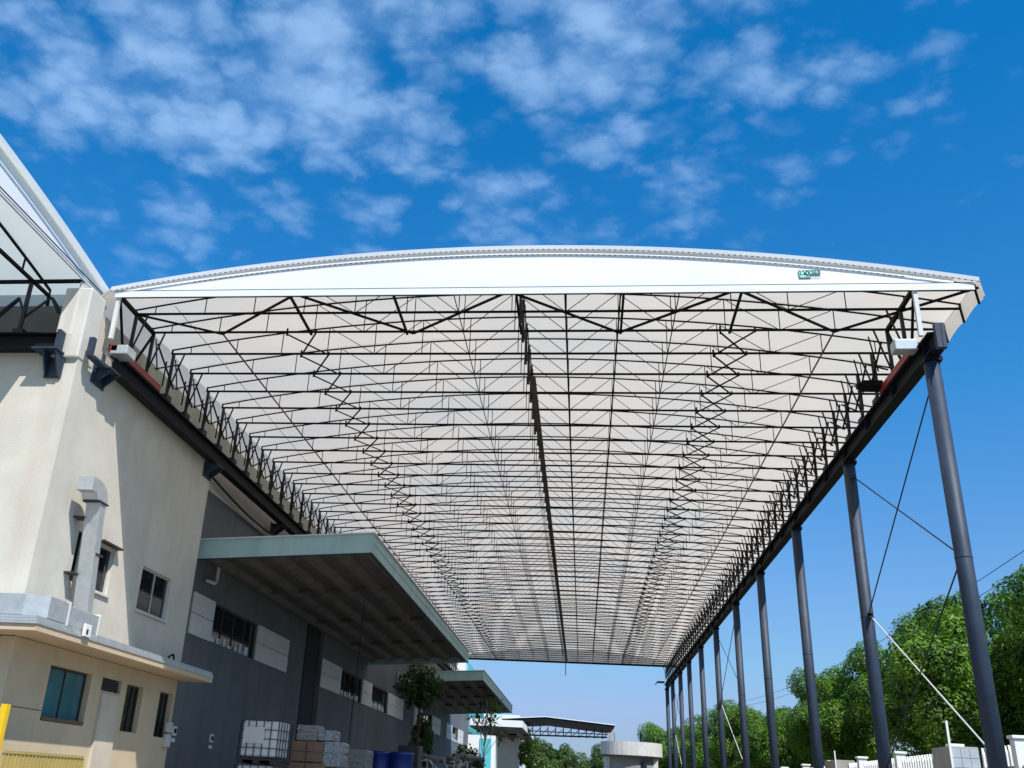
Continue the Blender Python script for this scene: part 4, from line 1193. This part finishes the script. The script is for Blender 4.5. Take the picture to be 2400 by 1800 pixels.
# dark tree in front of the warehouse and shrubs
CD = crown_mesh('crown', 1.7, 2.4, 70, 1500, 0.20, 21, M['leaf_d'])
def small_plant(name, x, y, zc_, s, sz, label, trunk=True, cat='tree', me=None, base=0.0):
    t = thing(name, label, cat, (x, y, base))
    if trunk:
        o = MB().bar((0, 0, 0), (0.05, 0, zc_-base), 0.22, n=8, w2=0.10).bar((0.05, 0, (zc_-base)*0.6), (0.7*s, 0.2, zc_-base+0.5), 0.08, n=6).build('trunk', M['bark'], t); o.matrix_parent_inverse.identity()
    c = bpy.data.objects.new('crown' if trunk else 'foliage', me or CD); col.objects.link(c); c.parent = t
    c.location = (0, 0, zc_-base); c.scale = (s, s, sz)
    return t
small_plant('shade_tree', -9.4, 60.0, 6.7, 0.86, 0.74, 'dark tree standing in front of the farther dock canopy')
small_plant('climbing_shrub', -9.2, 60.5, 3.7, 0.42, 0.95, 'dark climbing shrub around the trunk of the dark tree', False, 'shrub')
small_plant('shrub', -6.3, 58.0, 2.6, 0.62, 0.62, 'dark rounded shrub near the end of the grey wall', False, 'shrub')
# sparse sapling with long leaves
sp = thing('sapling', 'sparse bright sapling with forked branches in front of the white canopy', 'sapling', (-6.9, 75, 0))
R = random.Random(8); b = MB(); lv = MB()
tips = []
b.bar((0, 0, 0), (0.0, 0, 4.4), 0.14, n=7, w2=0.09)
for k in range(14):
    a = R.uniform(0, 2*pi); z = R.uniform(3.6, 6.2); r_ = R.uniform(0.4, 1.2)
    p = Vector((0, 0, z-0.6)); q = Vector((r_*cos(a), r_*sin(a), z+R.uniform(0.6, 1.8)))
    b.bar(p, q, 0.06, n=5, w2=0.03); tips.append(q)
b.bar((0, 0, 4.4), (0.1, 0, 7.4), 0.09, n=6, w2=0.03)
o = b.build('trunk', M['panel'], sp); o.matrix_parent_inverse.identity()
for q in tips:
    for j in range(26):
        d = Vector((R.gauss(0, 1), R.gauss(0, 1), R.gauss(0, 0.8))).normalized(); p = q+d*R.uniform(0, 0.45)
        s = d.cross(Vector((0, 0, 1))).normalized()*0.075
        lv.quad(p, p+d*0.18+s, p+d*0.42, p+d*0.18-s)
o = lv.build('crown', M['leaf'], sp); o.matrix_parent_inverse.identity()
small_plant('shrub', -4.2, 80.0, 3.9, 0.55, 0.75, 'small bright shrub right of the sapling', False, 'shrub', me=CR[1] and crown_mesh('foliage', 1.4, 1.8, 12, 5000, 0.10, 31, M['leaf']))

# overhead wires
def wire(p, q, sag, label, n=24):
    b = MB(); p, q = Vector(p), Vector(q); pts = []
    for k in range(n+1):
        t_ = k/n; v_ = p.lerp(q, t_); v_.z -= sag*4*t_*(1-t_); pts.append(tuple(v_))
    b.path(pts, 0.035, 5)
    tag(b.build('overhead_wire', M['cable']), label, 'wire', 'overhead wires')
wire((21, 30, 14.3), (21, 150, 14.3), 1.9, 'black overhead wire crossing above the trees, upper one')
wire((21.3, 30, 13.7), (21.3, 150, 13.8), 1.9, 'black overhead wire crossing above the trees, lower one')
